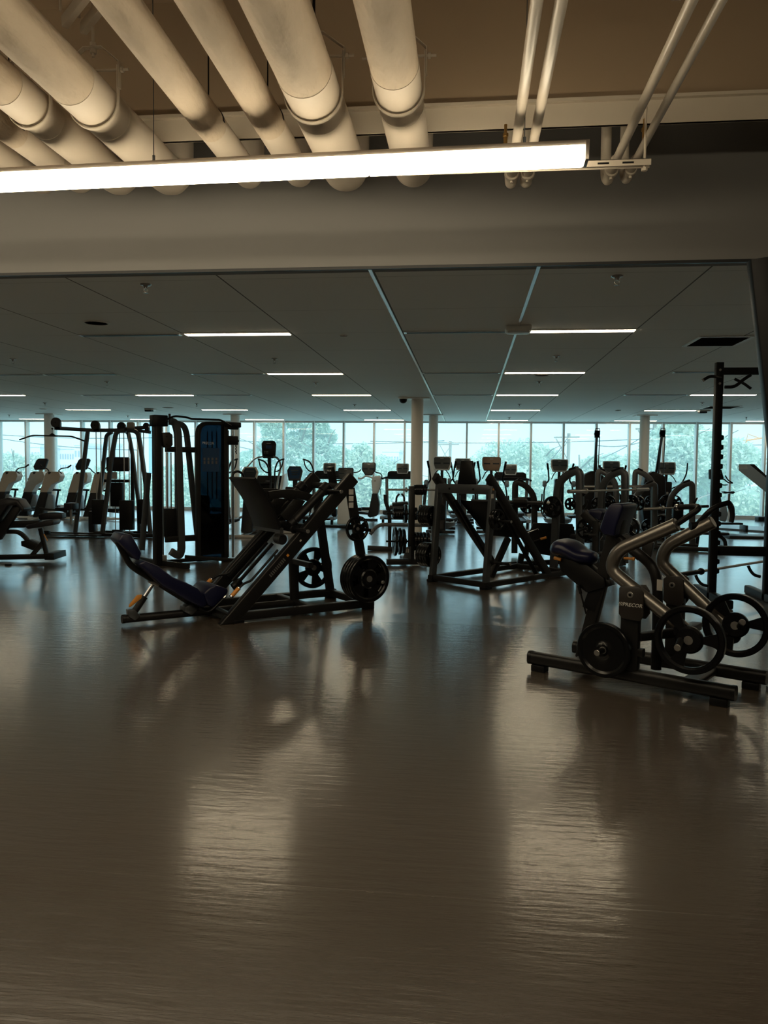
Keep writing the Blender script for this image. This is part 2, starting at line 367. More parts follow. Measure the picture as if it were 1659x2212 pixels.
# window wall
mxs = [-.08-.936*k for k in range(18, 0, -1)] + [-.08+.951*k for k in range(0, 13)]
for i, (a, c) in enumerate(zip(mxs[:-1], mxs[1:])):
    o = struct('window_%d' % (i+1), MB().rbox((a+.03, WY+.02, .10), (c-.03, WY+.035, CZ-.05)), K['glass'])
    f = MB().rbox((a-.03, WY-.04, .02), (a+.03, WY+.10, CZ)).rbox((a+.03, WY-.03, CZ-.05), (c-.03, WY+.1, CZ)).rbox((a+.03, WY-.03, 0), (c-.03, WY+.1, .10)).rbox((a+.03, WY-.01, 1.17), (c-.03, WY+.015, 1.185)) if False else MB().rbox((a-.028, WY-.12, .0), (a+.028, WY+.10, CZ)).rbox((a+.028, WY-.03, CZ-.05), (c-.028, WY+.1, CZ)).rbox((a+.028, WY-.03, 0), (c-.028, WY+.1, .10))
    f.build('window_frame', K['mull'], o)
struct('wall_far_left', MB().rbox((XL-.2, WY, 0), (mxs[0], WY+.2, UP)), K['wallw'])
struct('wall_far_right', MB().rbox((mxs[-1], WY, 0), (XR+.2, WY+.2, UP)), K['wallw'])
struct('wall_over_window', MB().rbox((XL, WY+.1, CZ), (XR, WY+.3, UP)), K['wallw'])
# columns
for px, Y, r, lab in ((900, 15.84, .125, 'white round column in the middle of the gym, the nearest one'), (935, 20.6, .125, 'white round column just behind the middle column'),
                      (1390, 20.6, .125, 'white round column by the windows on the right'), (508, 20.6, .125, 'white round column beside the stair climber'), (108, 20.6, .14, 'white round column at the far left windows')):
    x = atY(px, 1015, Y).x
    t = thing('round_column', lab, 'column', (x, Y, 0))
    MB().lathe([(r, 0), (r, CZ-.02)], (0, 0, 0), n=32).build('shaft', K['colp'], t)
    MB().rbox((-.26, -.26, CZ-.022), (.26, .26, CZ)).build('cap_plate', K['cwhite'], t)

# ------------------------------------------------------------------ ceiling fittings
rows = (8.22, 11.68, 15.08, 18.9, 22.7); names = ('first', 'second', 'third', 'fourth', 'fifth')
cols = [(.50+3.61*k) for k in range(-4, 3)]
cn = ('far left', 'left', 'third from left', 'centre-left', 'centre-right', 'right', 'far right')
lit_off = {(1, 2), (0, 2)}
proto = {}
for ri, y in enumerate(rows):
    for ci, x in enumerate(cols):
        off = (ri, ci) in lit_off
        t = thing('recessed_strip_lamp', ('unlit' if off else 'glowing')+' recessed ceiling strip lamp, %s row from the front, %s' % (names[ri], cn[ci]), 'ceiling light', (x, y, CZ), 0, 'recessed strip lamps in the tile ceiling')
        key = off
        if key not in proto:
            a = MB().rbox((0, -.085, -.006), (1.18, .085, 0)).mesh('lamp_frame', .001); a.materials.append(K['cwhite'])
            d = MB().rbox((.012, -.055, -.010), (1.168, .055, -.0062)).mesh('diffuser'); d.materials.append(K['dark'] if off else E_STRIP)
            proto[key] = (a, d)
        for nm, me in zip(('lamp_frame', 'diffuser'), proto[key]):
            o = bpy.data.objects.new(nm, me); COL.objects.link(o); o.parent = t
slot = MB().rbox((0, -.05, -.008), (1.16, .05, 0)).mesh('air_slot', .001); slot.materials.append(K['trimm'])
slotb = MB().rbox((.03, -.03, -.011), (1.13, -.006, -.0082)).rbox((.03, .006, -.011), (1.13, .03, -.0082)).mesh('slot_gap'); slotb.materials.append(K['black'])
for ri, x, lab in ((0, -4.32, 'left of the front left lamp'), (0, -.71, 'left of the front centre-right lamp'), (1, -4.32, 'left of the second row lamp'), (1, -.72, 'in the second row before the column'), (1, -7.9, 'at the far left of the second row'),
                   (1, 2.93, 'at the right of the second row'), (2, -7.9, 'left of the third row lamp'), (2, -5.5, 'right of the third row lamp'), (2, -.72, 'in the third row behind the column'), (2, 2.9, 'in the third row near the rack')):
    t = thing('air_slot_diffuser', 'narrow metal air slot in the ceiling '+lab, 'vent', (x, rows[ri], CZ), 0, 'air slots in line with the lamps')
    for nm, me in (('slot_frame', slot), ('slot_gap', slotb)):
        o = bpy.data.objects.new(nm, me); COL.objects.link(o); o.parent = t
def sprinkler_proto():
    a = MB().lathe([(.045, 0), (.042, -.008), (.02, -.012), (.012, -.03), (.012, -.035)], (0, 0, 0), n=18)
    c = MB().tube([(-.012, 0, -.03), (-.018, 0, -.05), (0, 0, -.066)], .003, n=6).tube([(.012, 0, -.03), (.018, 0, -.05), (0, 0, -.066)], .003, n=6).disc((0, 0, -.068), (0, 0, 1), .02, .003, 12, .0005)
    return a.mesh('cover'), c.mesh('deflector')
sa, sb_ = sprinkler_proto(); sa.materials.append(K['steel']); sb_.materials.append(K['steel'])
spr = [(315, 614), (1333, 596), (28, 775), (593, 774), (1202, 769), (231, 824), (682, 826), (1165, 824), (97, 870), (425, 872), (766, 874), (1122, 873), (1517, 869), (506, 897), (276, 898), (815, 901), (1100, 902), (20, 896), (1612, 901)]
where = ['large near one at left', 'large near one at right', 'at the left edge', 'between two front lamps on the left', 'left of the air vent', 'left of the third row lamp', 'above the leg press', 'above the right machines', 'above the far left window', 'above the cable machine', 'left of the dome camera', 'right of the columns', 'left of the rack', 'above the stair climber', 'above the multi station', 'close to the window head left of the column', 'close to the window head right of the column', 'at the far left window head', 'beside the rack post']
for (px, py), wh in zip(spr, where):
    p = atZ(px, py, CZ)
    t = thing('fire_sprinkler', 'small pendent ceiling sprinkler head, '+wh, 'sprinkler', (p.x, p.y, CZ), 0, 'ceiling sprinklers')
    for nm, me in (('cover', sa), ('deflector', sb_)):
        o = bpy.data.objects.new(nm, me); COL.objects.link(o); o.parent = t
for px, py, r, wh in ((208, 697, .13, 'at the left near the front lamp'), (1170, 810, .12, 'behind the second row lamp'), (363, 880, .14, 'above the cable machine'), (1592, 880, .14, 'to the right near the rack'), (742, 724, .045, 'small one in the middle'), (93, 883, .09, 'far left near the windows'), (1335, 886, .07, 'far right near the windows')):
    p = atZ(px, py, CZ); t = thing('ceiling_speaker', 'round flush ceiling speaker, '+wh, 'speaker', (p.x, p.y, CZ))
    MB().lathe([(r, 0), (r, -.006), (r*.88, -.010), (r*.86, -.006)], (0, 0, 0), n=28).build('rim', K['cwhite'], t)
    MB().disc((0, 0, -.004), (0, 0, 1), r*.85, .004, 28, .001).build('grille', K['dark'], t)
# light-coloured box on the ceiling line, projector-like sensors, dome camera, square vents
p = atZ(1119, 707, CZ)
t = thing('ceiling_emergency_light', 'white rectangular box fixed to the ceiling at the front lamp end', 'ceiling fitting', (p.x, p.y-.05, CZ))
MB().rbox((-.13, -.10, -.055), (.13, .10, 0)).build('housing', K['cwhite'], t, .015, 3)
MB().rbox((-.11, -.08, -.07), (.11, .08, -.05)).build('lens', K['white'], t, .008)
for px, py, wh in ((325, 883, 'left above the cable machine'), (1521, 886, 'right beside the rack')):
    p = atZ(px, py, CZ); t = thing('wireless_sensor', 'small dark box with white edge under the ceiling, '+wh, 'ceiling fitting', (p.x, p.y, CZ))
    MB().rbox((-.12, -.1, -.035), (.12, .1, 0)).build('base', K['cwhite'], t, .006); MB().rbox((-.12, -.08, -.075), (.05, .08, -.03)).build('housing', K['dark'], t, .008)
p = atZ(871, 858, CZ); t = thing('dome_camera', 'black security camera dome hanging from the ceiling by the column', 'camera', (p.x, p.y, CZ))
MB().lathe([(.11, 0), (.11, -.02), (.085, -.04)], (0, 0, 0), n=24).build('mount', K['cwhite'], t)
MB().lathe([(.08, -.04), (.08, -.06), (.07, -.09), (.045, -.115), (.001, -.125)], (0, 0, 0), n=24).build('dome', K['plastic'], t)
for q, wh in (((2.42, 8.62, 3.0, 9.3), 'near right, between the tile lines'), ((5.2, 17.6, 5.9, 18.3), 'far right beside the rack post')):
    x0, y0, x1, y1 = q; t = thing('return_air_vent', 'square ceiling return air vent with bright frame, '+wh, 'vent', (x0, y0, CZ))
    w, d = x1-x0, y1-y0; e = .04
    MB().rbox((0, 0, -.01), (w, e, 0)).rbox((0, d-e, -.01), (w, d, 0)).rbox((0, e, -.01), (e, d-e, 0)).rbox((w-e, e, -.01), (w, d-e, 0)).build('vent_frame', K['cwhite'], t)
    g = MB()
    for k in range(12): g.box((w/2, e+(d-2*e)*(k+.5)/12, -.004), (w-2*e, .03, .003), Matrix.Rotation(.5, 3, 'X'))
    g.build('louvres', K['dark'], t)

# ------------------------------------------------------------------ linear pendant and pipes
FY = 4.08
pe = atY(1262, 338, FY); pt_ = atY(1262, 312, FY).z; pb_ = atY(1262, 372, FY-.04).z
FX = pe.x; ft = pt_; hh = .095; fb = ft-hh
t = thing('linear_pendant_light', 'long glowing linear light fixture hanging below the pipes', 'ceiling light', (FX, FY, fb), R(-1.7))
MB().rbox((-8.5, -.056, hh-.022), (.018, .056, hh)).rbox((0, -.056, 0), (.018, .056, hh)).build('housing', K['alu'], t, .002)
MB().rbox((-8.5, -.055, 0), (-1.115, .055, hh-.023)).rbox((-1.110, -.055, 0), (-.002, .055, hh-.023)).build('lens', E_LIN, t, .006)
for x in (-.30, -2.3, -4.3):
    w = MB().tube([(x, 0, hh), (x, 0, UP-fb)], .0025, n=6).tube([(x, 0, hh), (x, 0, hh+.05)], .008, n=8).build('hanging_wire', K['wire'], t)
t = thing('linear_pendant_light', 'glowing linear light fixture added overhead out of view, brightening floor and pipes', 'ceiling light', (2.6, 2.1, fb))  # added lamp, unseen overhead, lifts the foreground floor and the pipes
MB().rbox((-8.0, -.062, hh-.030), (.018, .062, hh)).build('housing', K['alu'], t, .002)
MB().rbox((-8.0, -.055, 0), (-.002, .055, hh-.031)).build('lens', E_LIN, t, .006)
for x in (-.3, -4.0, -7.7): MB().tube([(x, 0, hh), (x, 0, UP-fb)], .0025, n=6).build('hanging_wire', K['wire'], t)
PZ = 3.285
def big_pipe(px, py, d, lab, split, group='insulated pipes', rz=None, yend=5.16, ysp=None):
    x = atZ(px, py, PZ-d*.1).x; r = d/2
    t = thing('insulated_pipe', lab, 'pipe', (x, 0, PZ))
    ysp = ysp or 3.78
    MB().tube([(0, YB, 0), (0, ysp, 0)], r, n=32).build('canvas_jacket', K['wrap'], t, ang=60)
    rr = r*1.02 if split else r*.985
    MB().tube([(0, ysp-.0, 0), (0, yend, 0), (0, yend, UP-PZ-.002)], rr, rad=r*1.35, n=32, side=(1, 0, 0)).build('smooth_jacket', K['wrapsm'], t, ang=60)
    MB().lathe([(rr*1.0, -.012), (rr*1.008, -.012), (rr*1.008, .012), (rr, .012)], (0, ysp+.42, 0), (0, 1, 0), 32).build('seam_band', K['paint'], t)
    return x
hanger_n = 0
def hanger(x, r, y, lab, rod='paint'):
    t = thing('pipe_hanger', lab, 'pipe hanger', (x, y, PZ)); w = .03
    pts = [(0, 0, r+.20)]
    ring = [(-(r+.012), 0, .07)]+[((r+.012)*math.cos(R(a)), 0, (r+.012)*math.sin(R(a))) for a in range(180, 361, 12)]+[((r+.012), 0, .07)]
    ring = [(-(r+.012), 0, r+.06)]+ring+[((r+.012), 0, r+.06)]
    MB().bar(ring, w, .006, side=(0, 1, 0), r=.001).build('saddle_strap', K['paint'], t)
    MB().bar([(-(r+.02), 0, r*.55), (-(r+.02), 0, r+.08), (-.05, 0, r+.16), (.05, 0, r+.16), (r+.02, 0, r+.08), (r+.02, 0, r*.55)], w, .006, r=.001).build('yoke', K['paint'], t)
    MB().tube([(-(r+.07), 0, r+.04), (r+.07, 0, r+.04)], .007, n=8).disc((r+.035, 0, r+.04), (1, 0, 0), .016, .014, 6, .001).disc((-r-.035, 0, r+.04), (1, 0, 0), .016, .014, 6, .001).build('cross_bolt', K['paint'], t)
    MB().tube([(0, 0, r+.11), (0, 0, UP-PZ)], .008, n=8).disc((0, 0, r+.175), (0, 0, 1), .018, .02, 6, .001).disc((0, 0, r+.14), (0, 0, 1), .018, .02, 6, .001).build('threaded_rod', K[rod], t)
xs = [big_pipe(872, 262, .235, 'thick cream pipe right of the middle, the rightmost big pipe', True),
      big_pipe(703, 275, .275, 'thickest cream pipe in the middle with strap hanger', True),
      big_pipe(585, 278, .175, 'medium cream pipe, second left of the middle', False, ysp=4.35),
      big_pipe(448, 268, .175, 'medium cream pipe, third left of the middle', False, ysp=4.35),
      big_pipe(252, 280, .245, 'thick cream pipe at left with strap hanger and steel yoke', True),
      big_pipe(140, 300, .215, 'thick cream pipe at the far left with strap hanger', True),
      big_pipe(38, 300, .16, 'thin cream pipe at the left edge', False, ysp=4.35),
      big_pipe(12, 348, .15, 'lowest thin cream pipe in the left corner', False, ysp=4.35)]
hanger(xs[0], .12, 4.02, 'strap hanger around the rightmost big pipe')
hanger(xs[1], .14, 4.02, 'strap hanger with black threaded rod around the thickest pipe', 'black')
hanger(xs[4], .125, 4.02, 'strap hanger around the thick pipe at left')
hanger(xs[5], .11, 4.02, 'strap hanger around the far left pipe')
for x, d, y, wh in ((xs[2], .0875, 4.30, 'medium cream pipe next to the thickest pipe'), (xs[3], .0875, 4.30, 'medium cream pipe beside the left yoke'), (xs[6], .08, 4.30, 'thin pipe at the left edge')):
    t = thing('pipe_hanging_rod', 'thin rod with clip holding up the '+wh, 'rod', (x, y, PZ))
    MB().tube([(0, 0, d+.005), (0, 0, UP-PZ)], .004, n=6).build('rod', K['black'], t); MB().bar([(d*math.cos(R(a))*1.03, 0, d*math.sin(R(a))*1.03) for a in range(0, 181, 15)], .025, .004, r=.001).build('clip', K['black'], t)
SZ = 3.16
for i, (px, py, r, lab) in enumerate(((1118, 290, .026, 'thin white pipe, left of the middle pair'), (1156, 290, .026, 'thin white pipe, right of the middle pair'), (1344, 318, .024, 'thin white pipe, left of the right-hand pair'), (1388, 318, .021, 'thin white pipe, right of the right-hand pair'))):
    p = atZ(px, py, SZ); x = p.x
    t = thing('small_pipe', lab, 'pipe', (x, 0, SZ))
    ye = 4.92
    MB().tube([(0, YB, 0), (0, 4.7, 0)], r, n=18).build('run', K['pipe'], t)
    MB().tube([(0, 4.7, 0), (0, ye, 0), (0, ye+.05, -.02), (0, ye+.14, 0.04), (0, ye+.15, UP-SZ-.002)], r*1.35, rad=.05, n=16, side=(1, 0, 0)).build('elbow', K['paint'], t)
    MB().disc((0, ye-.06, 0), (0, 1, 0), r*1.75, .05, 16, .006).tube([(0, ye-.06, -r), (0, ye-.06, -r-.03)], .009, n=8).build('coupling', K['paint'], t)
p = atY(1405, 345, 4.36)
t = thing('slotted_strut', 'white slotted channel carrying the right-hand thin pipes', 'support', (p.x, 4.36, p.z))
ch = MB().rbox((-1.35, -.021, -.003), (0, .021, 0)).rbox((-1.35, -.021, -.035), (0, -.018, 0)).rbox((-1.35, .018, -.035), (0, .021, 0))
ch.build('channel', K['paint'], t); g = MB()
for k in range(10): g.rbox((-1.32+k*.13, -.0222, -.024), (-1.26+k*.13, -.0205, -.014))
g.build('slots', K['black'], t)
MB().tube([(-.03, 0, -.06), (-.03, 0, .30)], .007, n=8).disc((-.03, 0, -.05), (0, 0, 1), .016, .018, 6, .002).build('bolt', K['paint'], t)
for px, py, lab in ((1092, 292, 'small brass drop fitting beside the middle pipe pair'), (1392, 280, 'small brass drop fitting above the right pipe pair')):
    q = atY(px, py, 4.66); t = thing('brass_fitting', lab, 'fitting', (q.x, 4.66, q.z))
    MB().tube([(0, 0, -.06), (0, 0, .0)], .012, n=10).tube([(0, 0, 0), (0, 0, .06)], .009, n=10).disc((0, 0, 0), (0, 0, 1), .017, .022, 6, .002).build('valve_body', K['brass'], t)
# stub pipe at the top right and short bracket bars at the top left
q = atZ(1455, -8, 3.7); t = thing('pipe_stub', 'short cream capped pipe end at the top edge right', 'pipe', (q.x, q.y, 3.7))
MB().lathe([(.001, -.02), (.04, -.01), (.05, .03), (.05, .5)], (0, 0, 0), (.25, -.5, .8), 20).build('cap', K['wrapsm'], t)
for (x0, y0, x1, y1, lab) in ((185, -10, 140, 48, 'left short cream bracket bar at the top left'), (245, -20, 180, 62, 'right short cream bracket bar at the top left')):
    a = atZ(x0, y0, 3.72); c = atZ(x1, y1, 3.70); t = thing('bracket_bar', lab, 'bracket', (c.x, c.y, 3.70))
    MB().bar([(0, 0, 0), Vector((a-c).xyz)*2.2], .06, .035, side=(0, 0, 1), r=.004).build('channel', K['paint'], t)
    MB().tube([(.03, -.1, 0), (.03, -.1, UP-3.7)], .007, n=8).build('rod', K['paint'], t)

# ------------------------------------------------------------------ weight plates
_pl = {}
def plate_mesh(r, th, kind):
    key = (round(r, 3), th, kind)
    if key in _pl: return _pl[key]
    n = 72; bm = bmesh.new()
    if kind == 'grip': radii = [.12, .20, .36, .42, .80, .86, .97, 1.0]; T = [.7, 1.0, 1.0, .55, .55, 1.0, 1.0, .75]; wins = [(a, a+34) for a in range(20, 380, 72)]; w0, w1 = 3, 4
    elif kind == 'wheel': radii = [.12, .26, .34, .40, .80, .86, .97, 1.0]; T = [1.0, 1.0, 1.0, .4, .4, .9, 1.0, .75]; wins = [(a, a+88) for a in range(10, 370, 120)]; w0, w1 = 3, 4
    else: radii = [.12, .22, .30, .40, .78, .86, .97, 1.0]; T = [.8, 1.0, .6, .5, .5, 1.0, 1.0, .75]; wins = []; w0, w1 = 3, 4
    def openc(i, k):
        if i != w0: return False
        a = 360*(k+.5)/n
        return any(x <= a % 360 < y or x <= a % 360+360 < y for x, y in wins)
    F_ = [[bm.verts.new((r*q*math.cos(2*math.pi*k/n), -th/2*T[i], r*q*math.sin(2*math.pi*k/n))) for k in range(n)] for i, q in enumerate(radii)]
    B_ = [[bm.verts.new((v.co.x, -v.co.y, v.co.z)) for v in row] for row in F_]
    m = len(radii)-1
    for i in range(m):
        for k in range(n):
            j = (k+1) % n
            if openc(i, k):
                if not openc(i, (k-1) % n): bm.faces.new((F_[i][k], F_[i+1][k], B_[i+1][k], B_[i][k]))
                if not openc(i, j): bm.faces.new((F_[i][j], B_[i][j], B_[i+1][j], F_[i+1][j]))
                bm.faces.new((F_[i][k], B_[i][k], B_[i][j], F_[i][j])); bm.faces.new((F_[i+1][k], F_[i+1][j], B_[i+1][j], B_[i+1][k]))
            else:
                bm.faces.new((F_[i][k], F_[i][j], F_[i+1][j], F_[i+1][k])); bm.faces.new((B_[i][k], B_[i+1][k], B_[i+1][j], B_[i][j]))
    for row, rev in ((0, 1), (m, 0)):
        for k in range(n):
            j = (k+1) % n; q = (F_[row][k], F_[row][j], B_[row][j], B_[row][k]); bm.faces.new(q if rev else q[::-1])
    bmesh.ops.recalc_face_normals(bm, faces=bm.faces)
    me = bpy.data.meshes.new('weight_plate'); bm.to_mesh(me); bm.free(); me.shade_smooth(); me.set_sharp_from_angle(angle=R(32)); me.materials.append(K['plate'])
    hub = MB().lathe([(r*.085, -th*.52), (r*.13, -th*.52), (r*.13, th*.52), (r*.085, th*.52), (r*.085, -th*.52)], (0, 0, 0), (0, 1, 0), 24).mesh('steel_bore'); hub.materials.append(K['steel'])
    _pl[key] = (me, hub); return _pl[key]
def plate(fr, c, r, th, kind, label, group=None, spin=0.0, ang=None, hub=True):
    me, hb = plate_mesh(r, th, kind); o = bpy.data.objects.new('weight_plate', me); COL.objects.link(o)
    o.matrix_world = Matrix.Translation(fr.W(c)) @ Matrix.Rotation(fr.a if ang is None else ang, 4, 'Z') @ Matrix.Rotation(spin, 4, 'Y')
    tag(o, label, 'weight plate', group)
    if hub:
        h = bpy.data.objects.new('steel_bore', hb); COL.objects.link(h); h.parent = o
    return o

# ------------------------------------------------------------------ leg press in front
def pxf(ox, oy, k): return lambda fr, x, y, v=0.0: fr.P(ox+k*x, oy+k*y, v)
LP = Frame(-1.17, 7.61, 39.4); HW = .37
root = thing('leg_press_machine', 'dark inclined leg press with navy seat and orange grips in front, left of centre', 'leg press', LP.loc(), LP.a)
Z1 = lambda x, y, v: LP.P(390+.2471*x, 1000+.2471*y, v)
Z4 = lambda x, y, v: LP.P(240+.3737*x, 980+.3737*y, v)
Z6 = lambda x, y, v: LP.P(240+.1688*x, 1130+.1688*y, v)
foot = Z4(668, 968, -HW); top = Z4(1398, 136, -HW)
zt, zf = top.z, max(foot.z, .03)
rail_dir = (top-foot).normalized()
ends = []
for v, nm in ((-HW, 'inclined_rail'), (HW, 'inclined_rail')):
    f = Vector((foot.x, v, .0)); tpp = Vector((top.x, v, top.z))
    d = (tpp-f).normalized(); f = f + Vector((0, 0, 0)); n_ = Vector((-d.z, 0, d.x))
    w = .062
    poly = [(f.x-w*1.25, 0), (f.x+w*1.45, 0), (tpp.x+n_.x*-w, tpp.z+n_.z*-w), (tpp.x+n_.x*w, tpp.z+n_.z*w)]
    o = MB().prism(poly, v-.038, v+.038).build(nm, K['frame'], root, .012, 3)
    # inner guide track
    g = MB().bar([f+d*.42+n_*.0+Vector((0, .055*(1 if v < 0 else -1), 0)), f+d*1.55+Vector((0, .055*(1 if v < 0 else -1), 0))], .03, .05)
    g.build('guide_track', K['black'], root)
# warning sticker and print on the near rail, foot gussets
f0 = Vector((foot.x, 0, 0)); dd = (Vector((top.x, 0, top.z))-f0).normalized()
rot_in = math.atan2(dd.z, dd.x)
def on_rail(t, off=0.0): return f0 + dd*t + Vector((-dd.z, 0, dd.x))*off + Vector((0, -HW-.0395, 0))
MB().box((0, 0, 0), (.022, .0015, .022), None).build('warning_sticker', K['orange'], root, loc=on_rail(.80)).rotation_euler = (0, -rot_in, 0)
pr = MB()
for k in range(10): pr.box((-.1+k*.021, 0, 0), (.012, .0015, .032))
o = pr.build('rail_print', K['printd'], root, loc=on_rail(.66)); o.rotation_euler = (0, -rot_in, 0)
o = MB().box((0, 0, 0), (.02, .0015, .014)).build('small_sticker', K['label'], root, loc=on_rail(.98)); o.rotation_euler = (0, -rot_in, 0)
# base
nb0 = Vector((foot.x+.10, -HW, .055)); bw = .07
MB().bar([(foot.x+.05, -HW, .055), (.03, -HW, .055)], .075, .075).build('base_rail', K['frame'], root)
MB().bar([(foot.x+.05, HW, .055), (.03, HW, .055)], .075, .075).build('base_rail', K['frame'], root)
for u in (-.02, -.62, foot.x+.03):
    MB().bar([(u, -HW, .055), (u, HW, .055)], .07, .07, side=(1, 0, 0)).build('cross_member', K['frame'], root)
for u, v in ((-.02, -HW), (-.02, HW), (foot.x+.1, -HW), (foot.x+.1, HW)):
    MB().rbox((u-.05, v-.04, 0), (u+.05, v+.04, .03)).build('rubber_foot', K['rubber'], root, .005)
tip = Z6(165, 1235, 0)
MB().tube([(tip.x, 0, .055), (-.62, 0, .055)], .036, n=16).build('spine_tube', K['frame'], root)
MB().disc((tip.x-.004, 0, .055), (1, 0, 0), .0385, .03, 18, .004).build('end_cap', K['plastic'], root)
# rear posts
for v in (-HW, HW):
    s_ = 1 if v > 0 else -1
    tp = Z4(1380, 200, -HW) if v < 0 else Z1(1195, 330, HW)
    bt = Vector((-.01, v, .05)) if v < 0 else Vector((-.02, v, .05))
    tp.y = v
    MB().bar([bt, tp], .055, .085).build('rear_post', K['frame'], root)
tp = Z1(800, 980, 0); tp.y = 0
MB().bar([(-.62, -.0, .05), (-.64, 0, tp.z+.12)], .06, .08).bar([(-.64, -HW, tp.z+.12), (-.64, HW, tp.z+.12)], .05, .05, side=(1, 0, 0)).build('front_post', K['frame'], root)
MB().bar([(top.x-.05, -HW, top.z-.09), (top.x-.05, HW, top.z-.09)], .05, .06, side=(1, 0, 0)).build('top_cross_member', K['frame'], root)
# seat unit
cx = lambda pts, Z, v=0.0: [(q.x, q.z) for q in (Z(x, y, v) for x, y in pts)]
MB().prism(cx([(90, 230), (150, 135), (265, 150), (395, 385), (365, 480), (305, 465)], Z6, -.15), -.15, .15).build('head_pad', K['vinyl'], root, .016, 3)
MB().prism(cx([(345, 525), (425, 478), (600, 548), (790, 690), (960, 760), (1110, 835), (1230, 960), (1225, 1060), (1160, 1085), (1000, 1010), (640, 800)], Z6, -.15), -.16, .16).build('back_pad', K['vinyl'], root, .018, 3)
MB().prism(cx([(1180, 900), (1260, 820), (1340, 790), (1500, 845), (1490, 900), (1310, 1085), (1240, 1055)], Z6, -.17), -.18, .18).build('seat_pad', K['vinyl'], root, .018, 3)
fr_ = [Z6(x, y, -.02) for x, y in ((95, 240), (235, 520), (330, 600), (640, 790), (1010, 1020), (1220, 1140), (1300, 1100))]
for p in fr_: p.y = 0
MB().bar(fr_, .05, .05, rad=.12).build('seat_frame', K['frame'], root)
sk = [Z6(x, y, -.16) for x, y in ((1120, 1090), (1220, 1140), (1290, 1110), (1450, 945))]
for s_ in (-1, 1):
    MB().tube([(p.x, .17*s_, p.z) for p in sk], .011, rad=.03).build('seat_hoop', K['black'], root)
    MB().disc((sk[-1].x, .17*s_, sk[-1].z), (sk[-1]-sk[-2]), .014, .03, 12).build('chrome_ring', K['chrome'], root)
a = Z6(540, 775, 0); c = Z6(275, 1170, 0); mid = a.lerp(c, .42)
MB().tube([mid, c], .029, n=16).build('recline_post', K['frame'], root)
MB().tube([a, mid], .017, n=14).build('chrome_piston', K['chrome'], root)
hp = [(q.x, q.z) for q in (Z6(x, y, -.035) for x, y in ((330, 920), (395, 912), (385, 960), (250, 1070), (222, 1075), (232, 1040)))]
MB().prism(hp, -.045, -.030).build('orange_release_handle', K['orange'], root, .004)
MB().prism([(q.x, q.z) for q in (Z6(x, y, 0) for x, y in ((205, 1110), (285, 1100), (360, 1175), (290, 1235), (215, 1190)))], -.045, .045).build('pivot_bracket', K['grey'], root, .004)
MB().prism([(q.x, q.z) for q in (Z6(x, y, 0) for x, y in ((470, 740), (570, 745), (605, 770), (590, 810), (500, 775)))], -.04, .04).build('upper_bracket', K['steel'], root, .004)
MB().prism([(q.x, q.z) for q in (Z6(x, y, 0) for x, y in ((905, 1120), (915, 1060), (1000, 1020), (1080, 1090), (1000, 1165)))], -.07, .07).build('seat_bracket', K['grey'], root, .006)
# sled: foot plate, arms, tubes, horns
fp = [Z1(x, y, -.27) for x, y in ((640, 133), (770, 330), (830, 470), (868, 590))]
pts = [(p.x, 0, p.z) for p in fp]
MB().sweep(pts, rrect(.60, .022, .004), (0, 1, 0), rad=.12).build('foot_plate', K['rubber'], root)
q0, q1 = Vector(pts[-1]), Vector(pts[-2]); qd = (q0-q1).normalized()
MB().bar([q0+Vector((.004, -.30, 0)), q0+Vector((.004, .30, 0))], .035, .05, side=(1, 0, 0)).build('foot_plate_lip', K['grey'], root)
rb = MB()
for k in range(46):
    for j in range(9):
        t_ = (j+.5)/9; i = min(int(t_*3), 2); loc_t = t_*3-i; p = Vector(pts[i]).lerp(Vector(pts[i+1]), loc_t); dn = (Vector(pts[i+1])-Vector(pts[i])).normalized()
        nn = Vector((dn.z, 0, -dn.x)); rb.box(p+Vector((0, -.28+k*.0124, 0))-nn*(-.012 if False else .012), (.003, .005, .028), Matrix.Rotation(math.atan2(dn.x, dn.z), 3, 'Y'))
rb.build('tread_ribs', K['plastic'], root)
hpt = [Z1(x, y, .26) for x, y in ((455, 170), (455, 90), (500, 68), (545, 95), (560, 150))]
MB().tube([(p.x, .26, p.z) for p in hpt], .012, rad=.05).build('top_handle', K['black'], root)
arm = [Z1(x, y, -.20) for x, y in ((770, 285), (930, 262), (1060, 280), (1170, 320))]
for s_ in (-1, 1):
    MB().bar([(p.x, .2*s_, p.z) for p in arm], .03, .075, rad=.08).build('sled_arm', K['frame'], root)
    tri = [Z1(x, y, -.20) for x, y in ((985, 320), (1090, 330), (960, 530), (870, 455))]
    MB().prism([(p.x, p.z) for p in tri], .2*s_-.012, .2*s_+.012).build('sled_gusset', K['frame'], root, .004)
    st = [Z1(x, y, -.25) for x, y in ((975, 525), (1265, 225))]
    MB().tube([(p.x, .25*s_, p.z) for p in st], .042, n=18).build('sled_tube', K['frame'], root)
    MB().disc((st[1].x, .25*s_, st[1].z), (st[1]-st[0]), .055, .09, 18, .008).build('bearing_block', K['black'], root)
    MB().disc((st[0].x, .25*s_, st[0].z), (st[1]-st[0]), .05, .07, 18, .008).build('bearing_block', K['black'], root)
    for hx, hy in ((1270, 243), (985, 578)):
        b0 = Z1(hx, hy, -.27)
        MB().tube([(b0.x, .26*s_, b0.z), (b0.x, (.26+.30)*s_, b0.z)], .017, n=16).disc((b0.x, .29*s_, b0.z), (0, 1, 0), .04, .02, 20).build('weight_horn', K['black'], root)
        MB().disc((b0.x, (.26+.303)*s_, b0.z), (0, 1, 0), .0175, .008, 18, .002).build('horn_cap', K['steel'], root)
b0, b1 = Z1(985, 560, 0), Z1(860, 700, 0)
